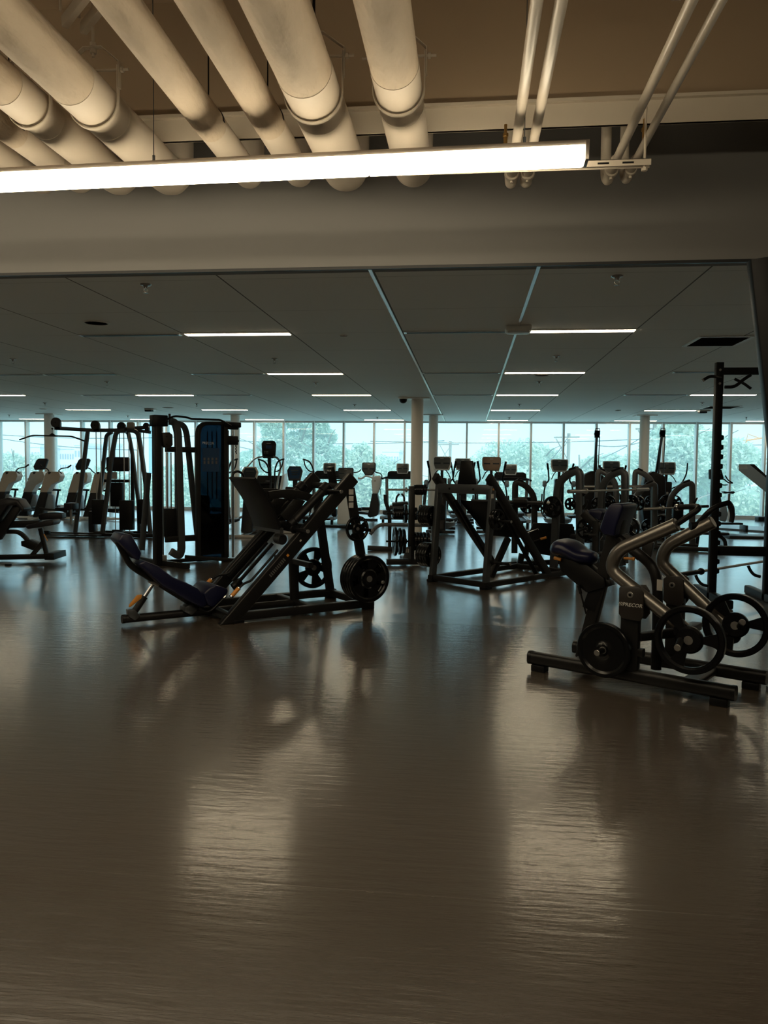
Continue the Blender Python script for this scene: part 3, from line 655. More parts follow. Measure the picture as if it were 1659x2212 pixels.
MB().bar([(b0.x, -.26, b0.z), (b0.x, .26, b0.z)], .07, .09, side=(1, 0, 0)).build('sled_cross_member', K['frame'], root)
MB().disc(Z1(870, 665, -.1), (0, 1, 0), .05, .12, 20, .01).build('bumper_roller', K['dark'], root)
b0 = Z1(1110, 300, 0); MB().bar([(b0.x, -.26, b0.z), (b0.x, .26, b0.z)], .06, .06, side=(1, 0, 0)).build('upper_cross_member', K['frame'], root)
# centre guide and safety levers with orange grips
for v in (.06, -.06):
    pa, pb = Z1(480, 1040, 0), Z1(780, 700, 0)
    MB().bar([(pa.x, v, pa.z), (pb.x, v, pb.z)], .022, .03).build('stop_bar', K['black'], root)
pa = Z1(455, 1085, 0); pb = Z1(510, 1045, 0)
MB().tube([pa, pb + (pb-pa)*.3], .035, n=16).build('stop_buffer', K['rubber'], root)
for v, L_ in ((HW-.10, ((190, 1095), (272, 1015), (320, 985), (415, 970), (600, 760), (760, 590))), (-HW+.10, ((440, 1172), (512, 1092), (560, 1050), (610, 1035), (700, 935), (850, 760)))):
    q = [Z1(x, y, v) for x, y in L_]
    MB().tube(q[1:], .011, rad=.03, n=10).build('safety_lever', K['black'], root)
    MB().tube([q[0].lerp(q[1], .12), q[0].lerp(q[1], .95)], .019, n=14).build('orange_grip', K['orange'], root)
    MB().disc(q[0].lerp(q[1], .05), q[1]-q[0], .020, .018, 14).disc(q[0].lerp(q[1], .97), q[1]-q[0], .020, .012, 14).build('chrome_ring', K['chrome'], root)
# storage horns and instruction placards
for v, (hx, hy) in ((-HW, (1650, 1015)), (HW, (1165, 912)), (-HW, (1560, 575))):
    s_ = 1 if v > 0 else -1; p = Z1(hx, hy, v)
    p = Vector((min(p.x, .05) if v < 0 else -.03, v, p.z))
    MB().tube([(p.x, v, p.z), (p.x, v+.24*s_, p.z)], .016, n=14).disc((p.x, v+.05*s_, p.z), (0, 1, 0), .035, .012, 18).build('storage_horn', K['black'], root)
    MB().disc((p.x, v+.243*s_, p.z), (0, 1, 0), .0165, .006, 16, .002).build('horn_cap', K['steel'], root)
p = Z1(1490, 310, -HW-.045)
for k in range(3):
    o = MB().box((0, 0, 0), (.05, .0015, .05)).build('instruction_sticker', K['label'] if k == 0 else K['wallw'], root, loc=(p.x, -HW-.048, p.z+.06-.062*k))
p = Z1(1325, 130, 0)
MB().box((p.x, 0, p.z), (.035, .11, .22), Matrix.Rotation(R(-12), 3, 'Y')).build('placard', K['plastic'], root, .004)
o = text_obj('PRECOR', .022, K['print'], root, (p.x-.035, 0, p.z+.07), (R(90), 0, R(-90)))
# plates stored on it
p = Z1(1640, 1010, -HW-.10); base = Vector((min(p.x, .06), 0, p.z))
PR = .222
pc = Z1(1640, 1012, -HW-.20)
for k in range(4):
    plate(LP, (pc.x, -HW-.075-.044*k, pc.z), PR, .042, 'grip', ('front', 'second', 'third', 'outermost')[k]+' black plate of the four stacked on the leg press rear post' if k != 0 else 'innermost black plate of the four stacked on the leg press rear post', 'plates on the leg press rear post', spin=R(20*k+10))
pc = Z1(1545, 575, -HW-.10)
o = plate(LP, (pc.x, -HW-.10, pc.z), .122, .026, 'grip', 'small black lettered plate hanging above the stack on the leg press', spin=R(50))
for txt, a0 in (('YORK', 115), ('USA', 62)):
    for i, chh in enumerate(txt):
        a = R(a0-(i-(len(txt)-1)/2)*15); text_obj(chh, .019, K['printd'], o, (.112*.97*math.cos(a)*.98, -.0145, .112*.97*math.sin(a)*.98), (R(90), -a+R(90), 0), xs=1)
pc = Z1(1160, 915, HW+.10)
plate(LP, (pc.x, HW+.10, pc.z), .215, .04, 'grip', 'single large black plate hanging on the far side of the leg press', spin=R(5))

# ------------------------------------------------------------------ plate-loaded lever press at right
BP = Frame(0, 0, -29)
pn = atZ(1583, 1497, .085); pl_ = atZ(1149, 1420, .085)
BP = Frame(pl_.x, pl_.y, math.degrees(math.atan2(pn.y-pl_.y, pn.x-pl_.x)))
L1 = (pn-pl_).xy.length
pfar = BP.L(atZ(1650, 1463, .085)); BW = pfar.y; CV = BW/2
print('press frame', BP.o, math.degrees(BP.a), L1, 'width', BW)
Z7 = lambda x, y, v: BP.P(1120+.3249*x, 1040+.3249*y, v)
root = thing('lever_press_machine', 'plate-loaded press with two thick bronze-grey lever arms at right front', 'press machine', BP.loc(), BP.a)
rh = .085
for v in (0, BW):
    l_ = L1 if v == 0 else pfar.x; s0 = 0 if v == 0 else .1
    MB().sweep([(s0, v, rh), (l_, v, rh)], rrect(.075, .085, .030, 4)).build('base_rail', K['frame'], root)
    for u in (s0-.006, l_+.006): MB().sweep([(u-.012, v, rh), (u+.012, v, rh)], rrect(.080, .090, .032, 4)).build('end_cap', K['plastic'], root)
    for u in (s0+.06, l_-.07): MB().rbox((u-.05, v-.035, 0), (u+.05, v+.035, rh-.04)).build('rubber_foot', K['rubber'], root, .006)
for u in (.30, L1-.26): MB().sweep([(u, .0, rh-.005), (u, BW, rh-.005)], rrect(.11, .05, .02, 3), (1, 0, 0)).build('cross_member', K['frame'], root)
# two pivot posts with shrouds, and the two arms
pb_ = Z7(745, 1250, 0); ptop = Z7(745, 640+130, 0)
def press_side(v, post_px, shroud, arm_px, ring_px, plate_px, peg_px, near):
    u0 = Z7(post_px[0], 1000, v).x; zt_ = Z7(shroud[0][0], shroud[0][1], v).z
    MB().bar([(u0, v, rh), (u0, v, zt_-.12)], .055, .115).build('pivot_post', K['frame'], root)
    sp_ = [Z7(x, y, v-.05) for x, y in shroud]
    for w0, w1 in ((v-.052, v-.034), (v+.05, v+.068)):
        MB().prism([(q.x, q.z) for q in sp_], w0, w1).build('pivot_shroud', K['shield'], root, .005)
    rp_ = Z7(*ring_px, v-.055)
    MB().disc((rp_.x, v-.054, rp_.z), (0, 1, 0), .020, .006, 24).build('pivot_ring', K['steel'], root)
    MB().disc((rp_.x, v-.058, rp_.z), (0, 1, 0), .010, .004, 6).build('pivot_bolt', K['black'], root)
    a_ = [Z7(x, y, v+.01) for x, y in arm_px]
    r_ = .041
    MB().tube(a_, r_, rad=.17, n=24).build('lever_arm', K['silver'], root)
    MB().disc(a_[0]+(a_[0]-a_[1]).normalized()*.004, a_[0]-a_[1], r_*1.03, .022, 26, .006).build('arm_end_cap', K['silver'], root)
    pe_ = Z7(*peg_px, v-.16)
    MB().tube([(a_[-1].x, v, a_[-1].z), (pe_.x, v-.20, pe_.z)], .019, n=16).disc((a_[-1].x, v-.05, a_[-1].z), (0, 1, 0), .05, .02, 22).build('weight_horn', K['black'], root)
    MB().disc((pe_.x, v-.203, pe_.z), (0, 1, 0), .0195, .008, 20, .002).build('horn_cap', K['steel'], root)
    return a_, sp_, rp_
a1, s1, r1 = press_side(0, (745, 0), ((668, 705), (690, 697), (805, 700), (830, 740), (832, 895), (805, 932), (690, 912), (665, 880)), ((1040, 290), (660, 455), (610, 580), (700, 660), (1110, 985)), (742, 755), None, (1073, 1098), True)
a2, s2, r2 = press_side(BW-.02, (1040, 0), ((963, 645), (985, 632), (1075, 632), (1098, 655), (1098, 800), (1075, 830), (985, 815), (960, 790)), ((1282, 275), (985, 425), (945, 540), (1020, 610), (1440, 1015)), (1020, 690), None, (1500, 930), False)
lt = [Z7(x, y, -.056) for x, y in ((740, 822),)][0]
text_obj('///PRECOR', .0315, K['print'], root, (lt.x, -.0535, lt.z), (R(90), 0, 0), shear=.25, xs=1.05)
# handles at the arm tops
h1 = [Z7(x, y, .03) for x, y in ((1030, 300), (1200, 185))]; h1b = Z7(1195, 165, .10); h1c = Z7(1060, 172, .20)
MB().tube([h1[0], h1[1], h1b, h1c], .017, rad=.05, n=14).build('handle', K['rubber'], root)
MB().disc(h1c, h1b-h1c, .021, .03, 18).build('chrome_ring', K['chrome'], root)
h2 = [Z7(1190, 285, BW), Z7(1270, 195, BW-.02), Z7(1330, 160, BW+.03), Z7(1400, 140, BW+.10)]
MB().tube(h2, .017, rad=.05, n=14).tube([h2[0]+Vector((-.03, -.05, -.01)), h2[0]+Vector((.06, .03, .0))], .026, n=14).build('handle', K['rubber'], root)
hk = [h2[-1], Z7(1425, 215, BW+.12), Z7(1415, 270, BW+.12)]
MB().tube(hk, .016, rad=.03, n=12).build('handle_end', K['frame'], root)
# seat post, back pad, saddle seat
sb0, sb1 = Z7(455, 1010, CV), Z7(660, 260, CV)
MB().bar([(sb0.x-.03, CV, .08), (sb1.x, CV, sb1.z)], .06, .085).build('seat_post', K['frame'], root)
MB().bar([(sb0.x+.02, CV-.0, .42), (sb0.x+.09, CV, .62)], .065, .10).build('slide_collar', K['black'], root)
bp_ = [Z7(x, y, CV-.12) for x, y in ((540, 310), (575, 210), (600, 165), (625, 145), (690, 150), (700, 175), (655, 290), (640, 365), (565, 355))]
MB().prism([(q.x, q.z) for q in bp_], CV-.13, CV+.13).build('chest_pad', K['vinyl'], root, .02, 3)
bk = [Z7(x, y, CV) for x, y in ((655, 290), (700, 180), (728, 190), (690, 360), (640, 370))]
MB().prism([(q.x, q.z) for q in bk], CV-.05, CV+.05).build('pad_bracket', K['frame'], root, .01)
# saddle: wide rounded rear, narrow nose
sc_ = [Z7(x, y, CV) for x, y in ((222, 440), (525, 520))]
d_ = sc_[1]-sc_[0]; ln = d_.length; d_.normalize(); nrm = Vector((-d_.z, 0, d_.x))
sd = MB(); ns = 18; vs = []; fs = []; mseg = 20
for i in range(ns+1):
    t_ = i/ns; c = sc_[0]+d_*ln*t_
    wv = .155*(math.sin(min(1, t_*3.2+.12)*math.pi/2))*(1 if t_ < .45 else 1-.62*((t_-.45)/.55)**1.3)
    wh = .062*(math.sin(min(1, t_*4+.1)*math.pi/2))*(1-.35*t_)
    if t_ > .93: wv *= math.sqrt(max(0.02, (1-t_)/.07)); wh *= math.sqrt(max(0.02, (1-t_)/.07))
    c = c + nrm*(.03*math.sin(math.pi*min(1, t_*1.5)))
    for k in range(mseg):
        a = 2*math.pi*k/mseg; ca, sa_ = math.cos(a), math.sin(a)
        vs.append(c + Vector((0, 1, 0))*wv*math.copysign(abs(ca)**.75, ca) + nrm*wh*math.copysign(abs(sa_)**.75, sa_))
for i in range(ns):
    for k in range(mseg): j = (k+1) % mseg; fs.append((i*mseg+k, i*mseg+j, (i+1)*mseg+j, (i+1)*mseg+k))
fs.append(tuple(range(mseg))[::-1]); fs.append(tuple(ns*mseg+k for k in range(mseg)))
sd.add(vs, fs).build('saddle_seat', K['vinyl'], root, ang=70)
MB().prism([(q.x, q.z) for q in (Z7(x, y, CV) for x, y in ((270, 490), (470, 545), (590, 640), (600, 700), (470, 735), (380, 660), (300, 590)))], CV-.05, CV+.05).build('seat_bracket', K['black'], root, .01)
MB().prism([(q.x, q.z) for q in (Z7(x, y, CV) for x, y in ((560, 640), (620, 655), (632, 690), (570, 700)))], CV-.03, CV+.03).build('seat_pin', K['black'], root, .006)
q = [Z7(x, y, CV-.06) for x, y in ((238, 508), (285, 520))]; MB().tube(q, .012, n=10).build('orange_lever', K['orange'], root)
q = [Z7(x, y, CV-.06) for x, y in ((400, 690), (450, 880))]; MB().tube(q, .006, n=8).tube([q[0], q[0].lerp(q[1], .3)], .011, n=8).build('gas_strut', K['black'], root)
# curved frame tube behind, brace between the posts
q = [Z7(x, y, CV) for x, y in ((650, 370), (800, 480), (900, 570), (925, 700), (925, 900))]; q.append(Vector((q[-1].x, CV, rh)))
MB().tube(q, .033, rad=.10, n=18).build('curved_frame_tube', K['frame'], root)
p = Z7(937, 690, CV-.04); MB().box((p.x, CV-.036, p.z), (.035, .002, .07)).build('white_sticker', K['label'], root)
q0, q1 = Z7(800, 1010, 0), Z7(900, 975, 0)
MB().bar([(q0.x, 0, q0.z-.02), (q0.x+.20, CV, q0.z+.0), (q0.x+.20, BW, q0.z)], .05, .07, side=(0, 0, 1)).build('post_brace', K['frame'], root)
# storage horn at the near post with its plate; plates on both arms
p = Z7(540, 1132, -.15); MB().tube([(p.x, .0, p.z), (p.x, -.19, p.z)], .018, n=16).build('storage_horn', K['black'], root); MB().disc((p.x, -.193, p.z), (0, 1, 0), .0185, .007, 20, .002).build('horn_cap', K['steel'], root)
MB().bar([(p.x, 0, p.z), (p.x+.22, 0, p.z-.0)], .05, .05).build('horn_bracket', K['frame'], root)
c = Z7(552, 1130, -.10); plate(BP, (p.x, -.085, p.z), .172, .042, 'solid', 'black grooved plate on the storage horn of the press, low and nearest', spin=.3)
c = Z7(1133, 1055, -.11); plate(BP, (c.x, -.10, c.z), .200, .045, 'wheel', 'large three-spoke black plate on the near lever arm of the press', spin=R(-10))
c = Z7(1445, 955, BW-.14); plate(BP, (c.x, BW-.14, c.z), .196, .045, 'wheel', 'large three-spoke black plate on the far lever arm of the press', spin=R(-15))

# ------------------------------------------------------------------ power rack at the right edge
p0 = atZ(1537, 1296); RK = Frame(p0.x, p0.y, 0)
def zz(fr, ox, oy, k): return lambda x, y, v=0.0: fr.P(ox+k*x, oy+k*y, v)
root = thing('power_rack', 'tall black power rack with notched posts and pull-up handles at right edge', 'rack', RK.loc(), RK.a)
Q8 = zz(RK, 1340, 540, .3525); Q4 = zz(RK, 1380, 980, .1682)
ht = Q8(617, 690).z; rx = RK.P(1650, 1290).x+.03
def post(u, v, h, notch=True):
    MB().rbox((u-.04, v-.04, 0), (u+.035, v+.04, h)).build('upright_post', K['black'], root, .005)
    if notch:
        n = MB()
        for k in range(int((h-.95)/.10)):
            z = .28+k*.10
            if z > h-.45: break
            n.prism([(u+.035, z), (u+.062, z+.012), (u+.062, z+.052), (u+.035, z+.064)], v-.025, v+.025)
        n.rbox((u+.034, v-.02, .28), (u+.038, v+.02, h-.45)); n.build('hook_teeth', K['black'], root, .002)
    for z in (h-.08, h-.22): MB().disc((u-.003, v-.043, z), (0, 1, 0), .013, .01, 6, .001).build('bolt', K['steel'], root)
post(0, 0, ht); post(rx, 0, ht)
for v in (0,):
    MB().bar([(0, v, ht-.09), (rx, v, ht-.09)], .05, .075).build('top_beam', K['black'], root)
    if v == 0: z = Q4(1300, 1250).z; MB().bar([(0, v, z), (rx, v, z)], .05, .10).build('lower_beam', K['black'], root)
for u in (0, rx):
    MB().bar([(u, -.55, .045), (u, .55, .045)], .08, .09, side=(1, 0, 0)).build('base_rail', K['black'], root)
a = [Q8(x, y, -.15) for x, y in ((575, 775), (545, 775), (505, 800))]; MB().tube([(0, -.04, a[0].z)]+a, .016, rad=.03).build('pull_up_handle', K['black'], root); MB().disc(a[-1], a[-1]-a[-2], .018, .02, 12).build('handle_cap', K['steel'], root)
for w in (((640, 840), (700, 840), (760, 790), (800, 765)), ((870, 835), (890, 880), (905, 900))):
    a = [Q8(x, y, -.06) for x, y in w]; MB().tube(a, .017, rad=.05).build('pull_up_handle', K['black'], root)
a = [Q8(x, y, .3) for x, y in ((700, 790), (760, 820), (800, 850))]; MB().tube(a, .015, rad=.03).build('pull_up_handle', K['black'], root)
for w in (((620, 1495), (760, 1520)), ((1310, 1390), (1440, 1430))):
    for j, q in enumerate((w,)):
        pass
for hx, tx in ((745, 0.0), (1400, rx)):
    a = [Q4(x, y, -.10) for x, y in ((hx-15, 1560), (hx+10, 1620), (hx+60, 1680), (hx+140, 1700))] if tx == 0 else [Q4(x, y, -.02) for x, y in ((1405, 1440), (1430, 1500), (1480, 1560), (1560, 1580))]
    MB().tube(a, .016, rad=.05).build('spotter_hook', K['black'], root)
# barbell on the rack
pa, pb_, pc_, pd = Q4(530, 1555, -.22), Q4(860, 1500, -.16), Q4(1010, 1480, -.10), Q4(1530, 1395, .95)
t = thing('barbell', 'bare barbell resting low in the power rack', 'barbell', RK.W((0, 0, 0)), RK.a)
d = (pd-pa).normalized()
MB().tube([pa, pa+d*1.9], .0145, n=14).build('bar', K['steel'], t)
MB().tube([pa, pa+d*.40], .025, n=16).disc(pa+d*.41, d, .036, .025, 18).build('sleeve', K['black'], t)
# slanting black upright of the rig nearer than the rack
a, c = atY(1646, 560, 4.6), atY(1672, 800, 4.6)
dd_ = (c-a).normalized(); g = a+dd_*((a.z)/(-dd_.z))
t = thing('leaning_steel_upright', 'wide black leaning steel upright cut off by the right edge', 'rig', (g.x, 4.6, 0))
MB().bar([(0, 0, 0.03), (a.x-g.x, 0, a.z)], .08, .15).build('beam', K['black'], t)
MB().disc((a.x-g.x+.11, -.042, a.z-.32), (0, 1, 0), .014, .012, 6, .001).build('bolt', K['steel'], t)
MB().rbox((-.12, -.35, 0), (.12, .35, .03)).build('foot_plate', K['black'], t, .004)

# ------------------------------------------------------------------ dual pulley cable machine
CF = Frame(-4.22, 10.05, 47)
root = thing('cable_machine', 'tall dual pulley cable machine with smoked glass tower, left of centre', 'cable machine', CF.loc(), CF.a)
Z2 = zz(CF, 230, 850, .1989)
def col(x, y0, y1, w, m, nm, v=0.0, d=None, to0=False, bev=.004):
    a, c = Z2(x, y0, v), Z2(x, y1, v); z1 = 0 if to0 else c.z
    return MB().rbox((a.x-w/2, v-(d or w)/2, z1), (a.x+w/2, v+(d or w)/2, a.z)).build(nm, m, root, bev)
col(545, 262, 1880, .085, K['black'], 'left_column', d=.13, to0=True)
for x, v in ((580, -.02), (604, .03)):
    a, c = Z2(x, 335, v), Z2(x, 1850, v); MB().tube([(a.x, v, .08), (a.x, v, a.z)], .016, n=14).build('chrome_guide_rod', K['chrome'], root)
a = Z2(600, 1850, 0); MB().rbox((a.x-.05, -.06, .0), (a.x+.05, .06, .14)).build('rod_base', K['steel'], root, .006)
a = Z2(575, 285, 0); MB().rbox((a.x-.11, -.08, a.z-.09), (a.x+.09, .08, a.z+.06)).build('left_head', K['black'], root, .01)
a, c = Z2(455, 290, -.03), Z2(516, 870, -.03); MB().rbox((a.x, -.04, c.z), (c.x, -.034, a.z)).build('clear_guard_panel', K['clear'], root, .001)
pl = [Z2(x, y, -.07) for x, y in ((600, 425), (680, 422), (712, 450), (714, 560), (690, 585), (650, 588), (615, 560))]
MB().prism([(p.x, p.z) for p in pl], -.09, -.075).prism([(p.x, p.z) for p in pl], .0, .015).build('pulley_carriage', K['shield'], root, .004)
for x, y in ((657, 467), (657, 552)): p = Z2(x, y, -.095); MB().disc((p.x, -.093, p.z), (0, 1, 0), .012, .01, 12).build('carriage_bolt', K['black'], root)
for y0, h, nm in ((610, .075, 'upper_cross_beam'), (1572, .085, 'lower_cross_beam')):
    a, c = Z2(630, y0, .1), Z2(990, y0, .1); MB().bar([(a.x, .06, (a.z+c.z)/2), (c.x, .06, (a.z+c.z)/2)], .06, h).build(nm, K['frame'], root)
w = [Z2(x, y, .05) for x, y in ((690, 300), (745, 315), (775, 420), (815, 1700), (790, 1770), (700, 1715))]
MB().bar(w, .07, .10, rad=.10).build('centre_arch_tube', K['grey'], root)
w = [Z2(x, y, .25) for x, y in ((730, 315), (840, 345), (870, 430), (975, 1440))]; w.append(Vector((w[-1].x+.06, .25, .05)))
MB().bar(w, .06, .075, rad=.12).build('rear_arch_tube', K['grey'], root)
w = [Z2(x, y, .5) for x, y in ((455, 860), (385, 1700))]; w.append(w[1]+(w[1]-w[0]).normalized()*.15)
MB().bar(w[:2], .05, .075).build('slanted_leg', K['grey'], root)
MB().bar([(w[1].x, .5, .04), (w[1].x, .0, .04), (Z2(545, 1880).x, 0, .04)], .07, .06, side=(0, 0, 1)).build('base_rail', K['frame'], root)
a, c = Z2(632, 1250, .12), Z2(775, 1545, .12); MB().rbox((a.x, .07, c.z), (c.x, .22, a.z)).build('weight_stack', K['black'], root, .004)
for x in (660, 700, 745):
    a, c = Z2(x, 640, .14), Z2(x, 1250, .14); MB().tube([(a.x, .14, c.z), (a.x, .14, a.z)], .010, n=10).build('stack_rod', K['steel'], root)
# glass tower
o = [Z2(x, y, -.03) for x, y in ((985, 1800), (985, 420), (1000, 350), (1050, 310), (1265, 310), (1265, 1800))]
o[0].z = o[-1].z = .02
inner = [Vector((p.x, 0, p.z)) for p in o]
MB().bar([(o[0].x+.02, -.02, .02)]+[(p.x+.015, -.02, p.z-.02) for p in o[1:4]]+[(o[4].x, -.02, o[4].z-.02)], .09, .05, rad=.03).build('tower_frame', K['frame'], root)
MB().prism([(p.x+.005, p.z) for p in o], -.062, -.056).build('smoked_front_panel', K['smoke'], root)
a, c = Z2(1105, 1310, .05), Z2(1262, 1790, .05); MB().rbox((a.x, .0, .10), (c.x, .12, a.z)).build('tower_weight_stack', K['black'], root, .004)
MB().rbox((o[0].x+.04, .0, .10), (a.x, .10, .95)).build('rear_panel', K['black'], root, .004)
for x in (1100, 1150, 1200): p = Z2(x, 470, .04); MB().tube([(p.x, .05, .9), (p.x, .05, p.z+.08)], .009, n=8).build('stack_rod', K['steel'], root)
a, c = Z2(1040, 590, -.064), Z2(1225, 850, -.064); MB().rbox((a.x, -.0655, c.z), (c.x, -.063, a.z)).build('exercise_chart', K['blue'], root)
g = MB()
for r_ in range(2):
    for k in range(4): q = Z2(1065+k*43, 712+r_*38, -.067); g.rbox((q.x-.014, -.0675, q.z-.02), (q.x+.014, -.066, q.z+.02))
g.build('chart_pictograms', K['printd'], root)
p = Z2(1105, 540, -.068); text_obj('PRECOR', .05, K['print'], root, (p.x, -.066, p.z), (R(90), 0, 0))
col(1282, 330, 1800, .06, K['frame'], 'right_column', v=-.02, d=.10, to0=True)
p = Z2(1372, 400, -.02); MB().tube([(p.x, -.02, .04), (p.x, -.02, p.z)], .020, n=14).build('chrome_guide_rod', K['chrome'], root)
p2 = Z2(1330, 400, 0); MB().tube([(p2.x, 0.02, .04), (p2.x, .02, p.z)], .012, n=12).build('chrome_guide_rod', K['chrome'], root)
a, c = Z2(1262, 308, -.02), Z2(1440, 395, -.02); MB().rbox((a.x, -.09, c.z+.03), (c.x, .05, a.z)).rbox((a.x+.03, -.07, c.z), (c.x-.03, .03, c.z+.04)).build('right_head', K['black'], root, .012)
a, c = Z2(1290, 460, -.02), Z2(1412, 560, -.02); MB().rbox((a.x, -.08, c.z), (c.x, .06, a.z)).rbox((c.x, -.03, c.z+.04), (c.x+.04, .0, c.z+.08)).build('right_carriage', K['black'], root, .012)
g = MB(); 
for k in range(6): q = Z2(1405+(k % 2)*6, 570+k*16, -.05); g.disc(q, (1, 0, 0) if k % 2 else (0, 1, 0), .012, .008, 10)
g.build('hook_chain', K['black'], root)
w = [Z2(x, y, -.25+0.0*i) for i, (x, y) in enumerate(((632, 300), (690, 262), (745, 246), (875, 258), (915, 276), (1240, 286), (1350, 352)))]
MB().tube(w, .014, rad=.05, n=12).build('pull_up_bar', K['black'], root)
p = Z2(685, 245, -.1); MB().tube([(p.x, -.1, p.z-.12), (p.x, -.1, p.z+.03)], .016).build('bar_post', K['black'], root)
MB().bar([Z2(860, 1775, -.15)*1.0, Z2(1430, 1812, -.15)], .06, .05).build('base_rail', K['frame'], root)
a = Z2(600, 1880, 0); MB().bar([(a.x, 0, .035), (a.x+.12, -.55, .035)], .07, .06, side=(0, 0, 1)).build('front_foot', K['frame'], root)
MB().bar([(a.x, .12, .03), (o[-1].x, .12, .03)], .07, .05).build('rear_base_rail', K['frame'], root)

# ------------------------------------------------------------------ multi station behind it
MS = Frame(-7.0, 14.05, 0); Z5 = zz(MS, 90, 890, .1507)
root = thing('multi_station_gym', 'silver framed multi station gym with lat bar and round pulley covers, far left', 'multi gym', MS.loc(), MS.a)
def trace_bar(pxs, w, h, m, nm, v=0.0, rad=.12, down=False, Z=Z5):
    q = [Z(x, y, v) for x, y in pxs]
    if down: q[-1].z = .03
    return MB().bar(q, w, h, rad=rad).build(nm, m, root)
trace_bar(((662, 270), (480, 1765)), .06, .07, K['grey'], 'slanted_leg', down=True)
trace_bar(((1200, 262), (1070, 275), (1005, 640), (868, 1770)), .06, .08, K['grey'], 'arched_leg', v=-.05, down=True)
trace_bar(((1010, 285), (930, 330), (870, 900), (745, 1690)), .06, .07, K['grey'], 'arched_leg', v=.5, down=True)
trace_bar(((1170, 270), (1240, 290), (1290, 520), (1390, 1300), (1400, 1600)), .06, .07, K['grey'], 'arched_leg', v=.5, down=True)
trace_bar(((1230, 262), (1375, 275), (1420, 500), (1500, 1090), (1560, 1700)), .06, .08, K['grey'], 'arched_leg', v=-.05, down=True)
trace_bar(((210, 232), (740, 262), (1060, 262), (1200, 246), (1530, 215)), .06, .07, K['grey'], 'top_beam', v=.1, rad=.03)
trace_bar(((1200, 246), (1560, 290)), .06, .06, K['grey'], 'side_beam', v=.1)
for x, y, r_ in ((205, 152, .098), (770, 190, .09), (1145, 208, .085), (1500, 200, .06)):
    p = Z5(x, y, .1); c_ = MB().disc((p.x, .1, p.z), (0, 1, 0), r_, .07, 28, .012); c_.rbox((p.x-.02, .07, p.z-r_-.04), (p.x+r_, .13, p.z)); c_.build('pulley_cover', K['dark'], root)
    MB().disc((p.x, .062, p.z), (0, 1, 0), .014, .008, 12).build('pulley_bolt', K['black'], root)
a, c = Z5(1222, 145, 0), Z5(1328, 235, 0); MB().rbox((a.x, -.04, c.z), (c.x, .06, a.z)).build('pulley_box', K['beige'], root, .03, 3)
w = [MS.P(x, y, .0) for x, y in ((42, 950), (69, 940.5), (155, 942.5), (182, 952.5))]
for q, nm in ((w, 'lat_bar'),): MB().tube(q, .015, rad=.06, n=12).build(nm, K['frame'], root)
a, c = MS.P(113, 926, 0), MS.P(113, 941, 0); MB().disc(a, (0, 1, 0), .018, .02, 14).tube([a, c], .005, n=6).prism([(c.x-.09, c.z-.01), (c.x, c.z+.05), (c.x+.09, c.z-.01)], -.012, .012).build('bar_hanger', K['black'], root)
for x0, y0, x1, y1, v in ((740, 1255, 910, 1610, 0), (1003, 1010, 1175, 1355, .45), (1132, 1265, 1315, 1690, 0), (1397, 1250, 1500, 1600, .2)):
    a, c = Z5(x0, y0, v), Z5(x1, y1, v); MB().rbox((a.x, v-.07, c.z), (c.x, v+.07, a.z)).build('weight_stack', K['black'], root, .006)
    for f in (.3, .7):
        u = a.x+(c.x-a.x)*f; MB().tube([(u, v, .06), (u, v, Z5(0, 275, v).z)], .010, n=8).build('guide_rod', K['steel'], root)
    MB().rbox((a.x+.02, v-.05, .03), (c.x-.02, v+.05, .10)).build('stack_foot', K['frame'], root, .004)
a, c = Z5(930, 645, .3), Z5(1262, 852, .3); MB().rbox((a.x, .26, c.z), (c.x, .34, a.z)).build('back_pad', K['vblack'], root, .03, 3)
a, c = Z5(1005, 862, .3), Z5(1095, 960, .3); MB().rbox((a.x, .255, c.z), (c.x, .262, a.z)).build('notice_sheet', K['label'], root)
a, c = Z5(900, 965, .3), Z5(1260, 1010, .3); MB().rbox((a.x, .27, c.z), (c.x, .33, a.z)).build('pad_bracket', K['black'], root, .006)
a, c = Z5(370, 1300, -.3), Z5(500, 1395, -.3); MB().rbox((a.x, -.45, c.z), (c.x, -.2, a.z)).build('seat_pad', K['vblack'], root, .02)
a, c = Z5(420, 1340, -.3), Z5(420, 1610, -.3); MB().bar([(a.x, -.3, c.z), (a.x, -.3, a.z)], .04, .04).build('thigh_stem', K['steel'], root); trace_bar(((420, 1455), (510, 1455)), .04, .05, K['black'], 'thigh_arm', v=-.15)
a, c = Z5(680, 1420, .2), Z5(760, 1680, .2); MB().rbox((a.x, .15, .06), (c.x, .30, a.z)).build('low_pulley_housing', K['dark'], root, .02)
a, c = Z5(60, 1760, -.1), Z5(1640, 1760, -.1); MB().bar([(a.x, -.05, .04), (c.x, -.05, .04)], .07, .07).build('base_rail', K['frame'], root)
MB().bar([(a.x+.9, .5, .04), (c.x, .5, .04)], .07, .07).build('base_rail', K['frame'], root)
a = Z5(160, 1700, -.3); MB().rbox((a.x-.25, -.35, .03), (a.x+.9, -.15, .055)).rbox((a.x-.25, -.3, .05), (a.x-.1, -.2, .12)).build('low_pulley_foot', K['black'], root, .008)
# D-handle machine behind
p = Z5(1300, 600, .6); MB().bar([(p.x, .6, .5), (p.x, .6, p.z)], .05, .07).build('lever_arm', K['dark'], root)

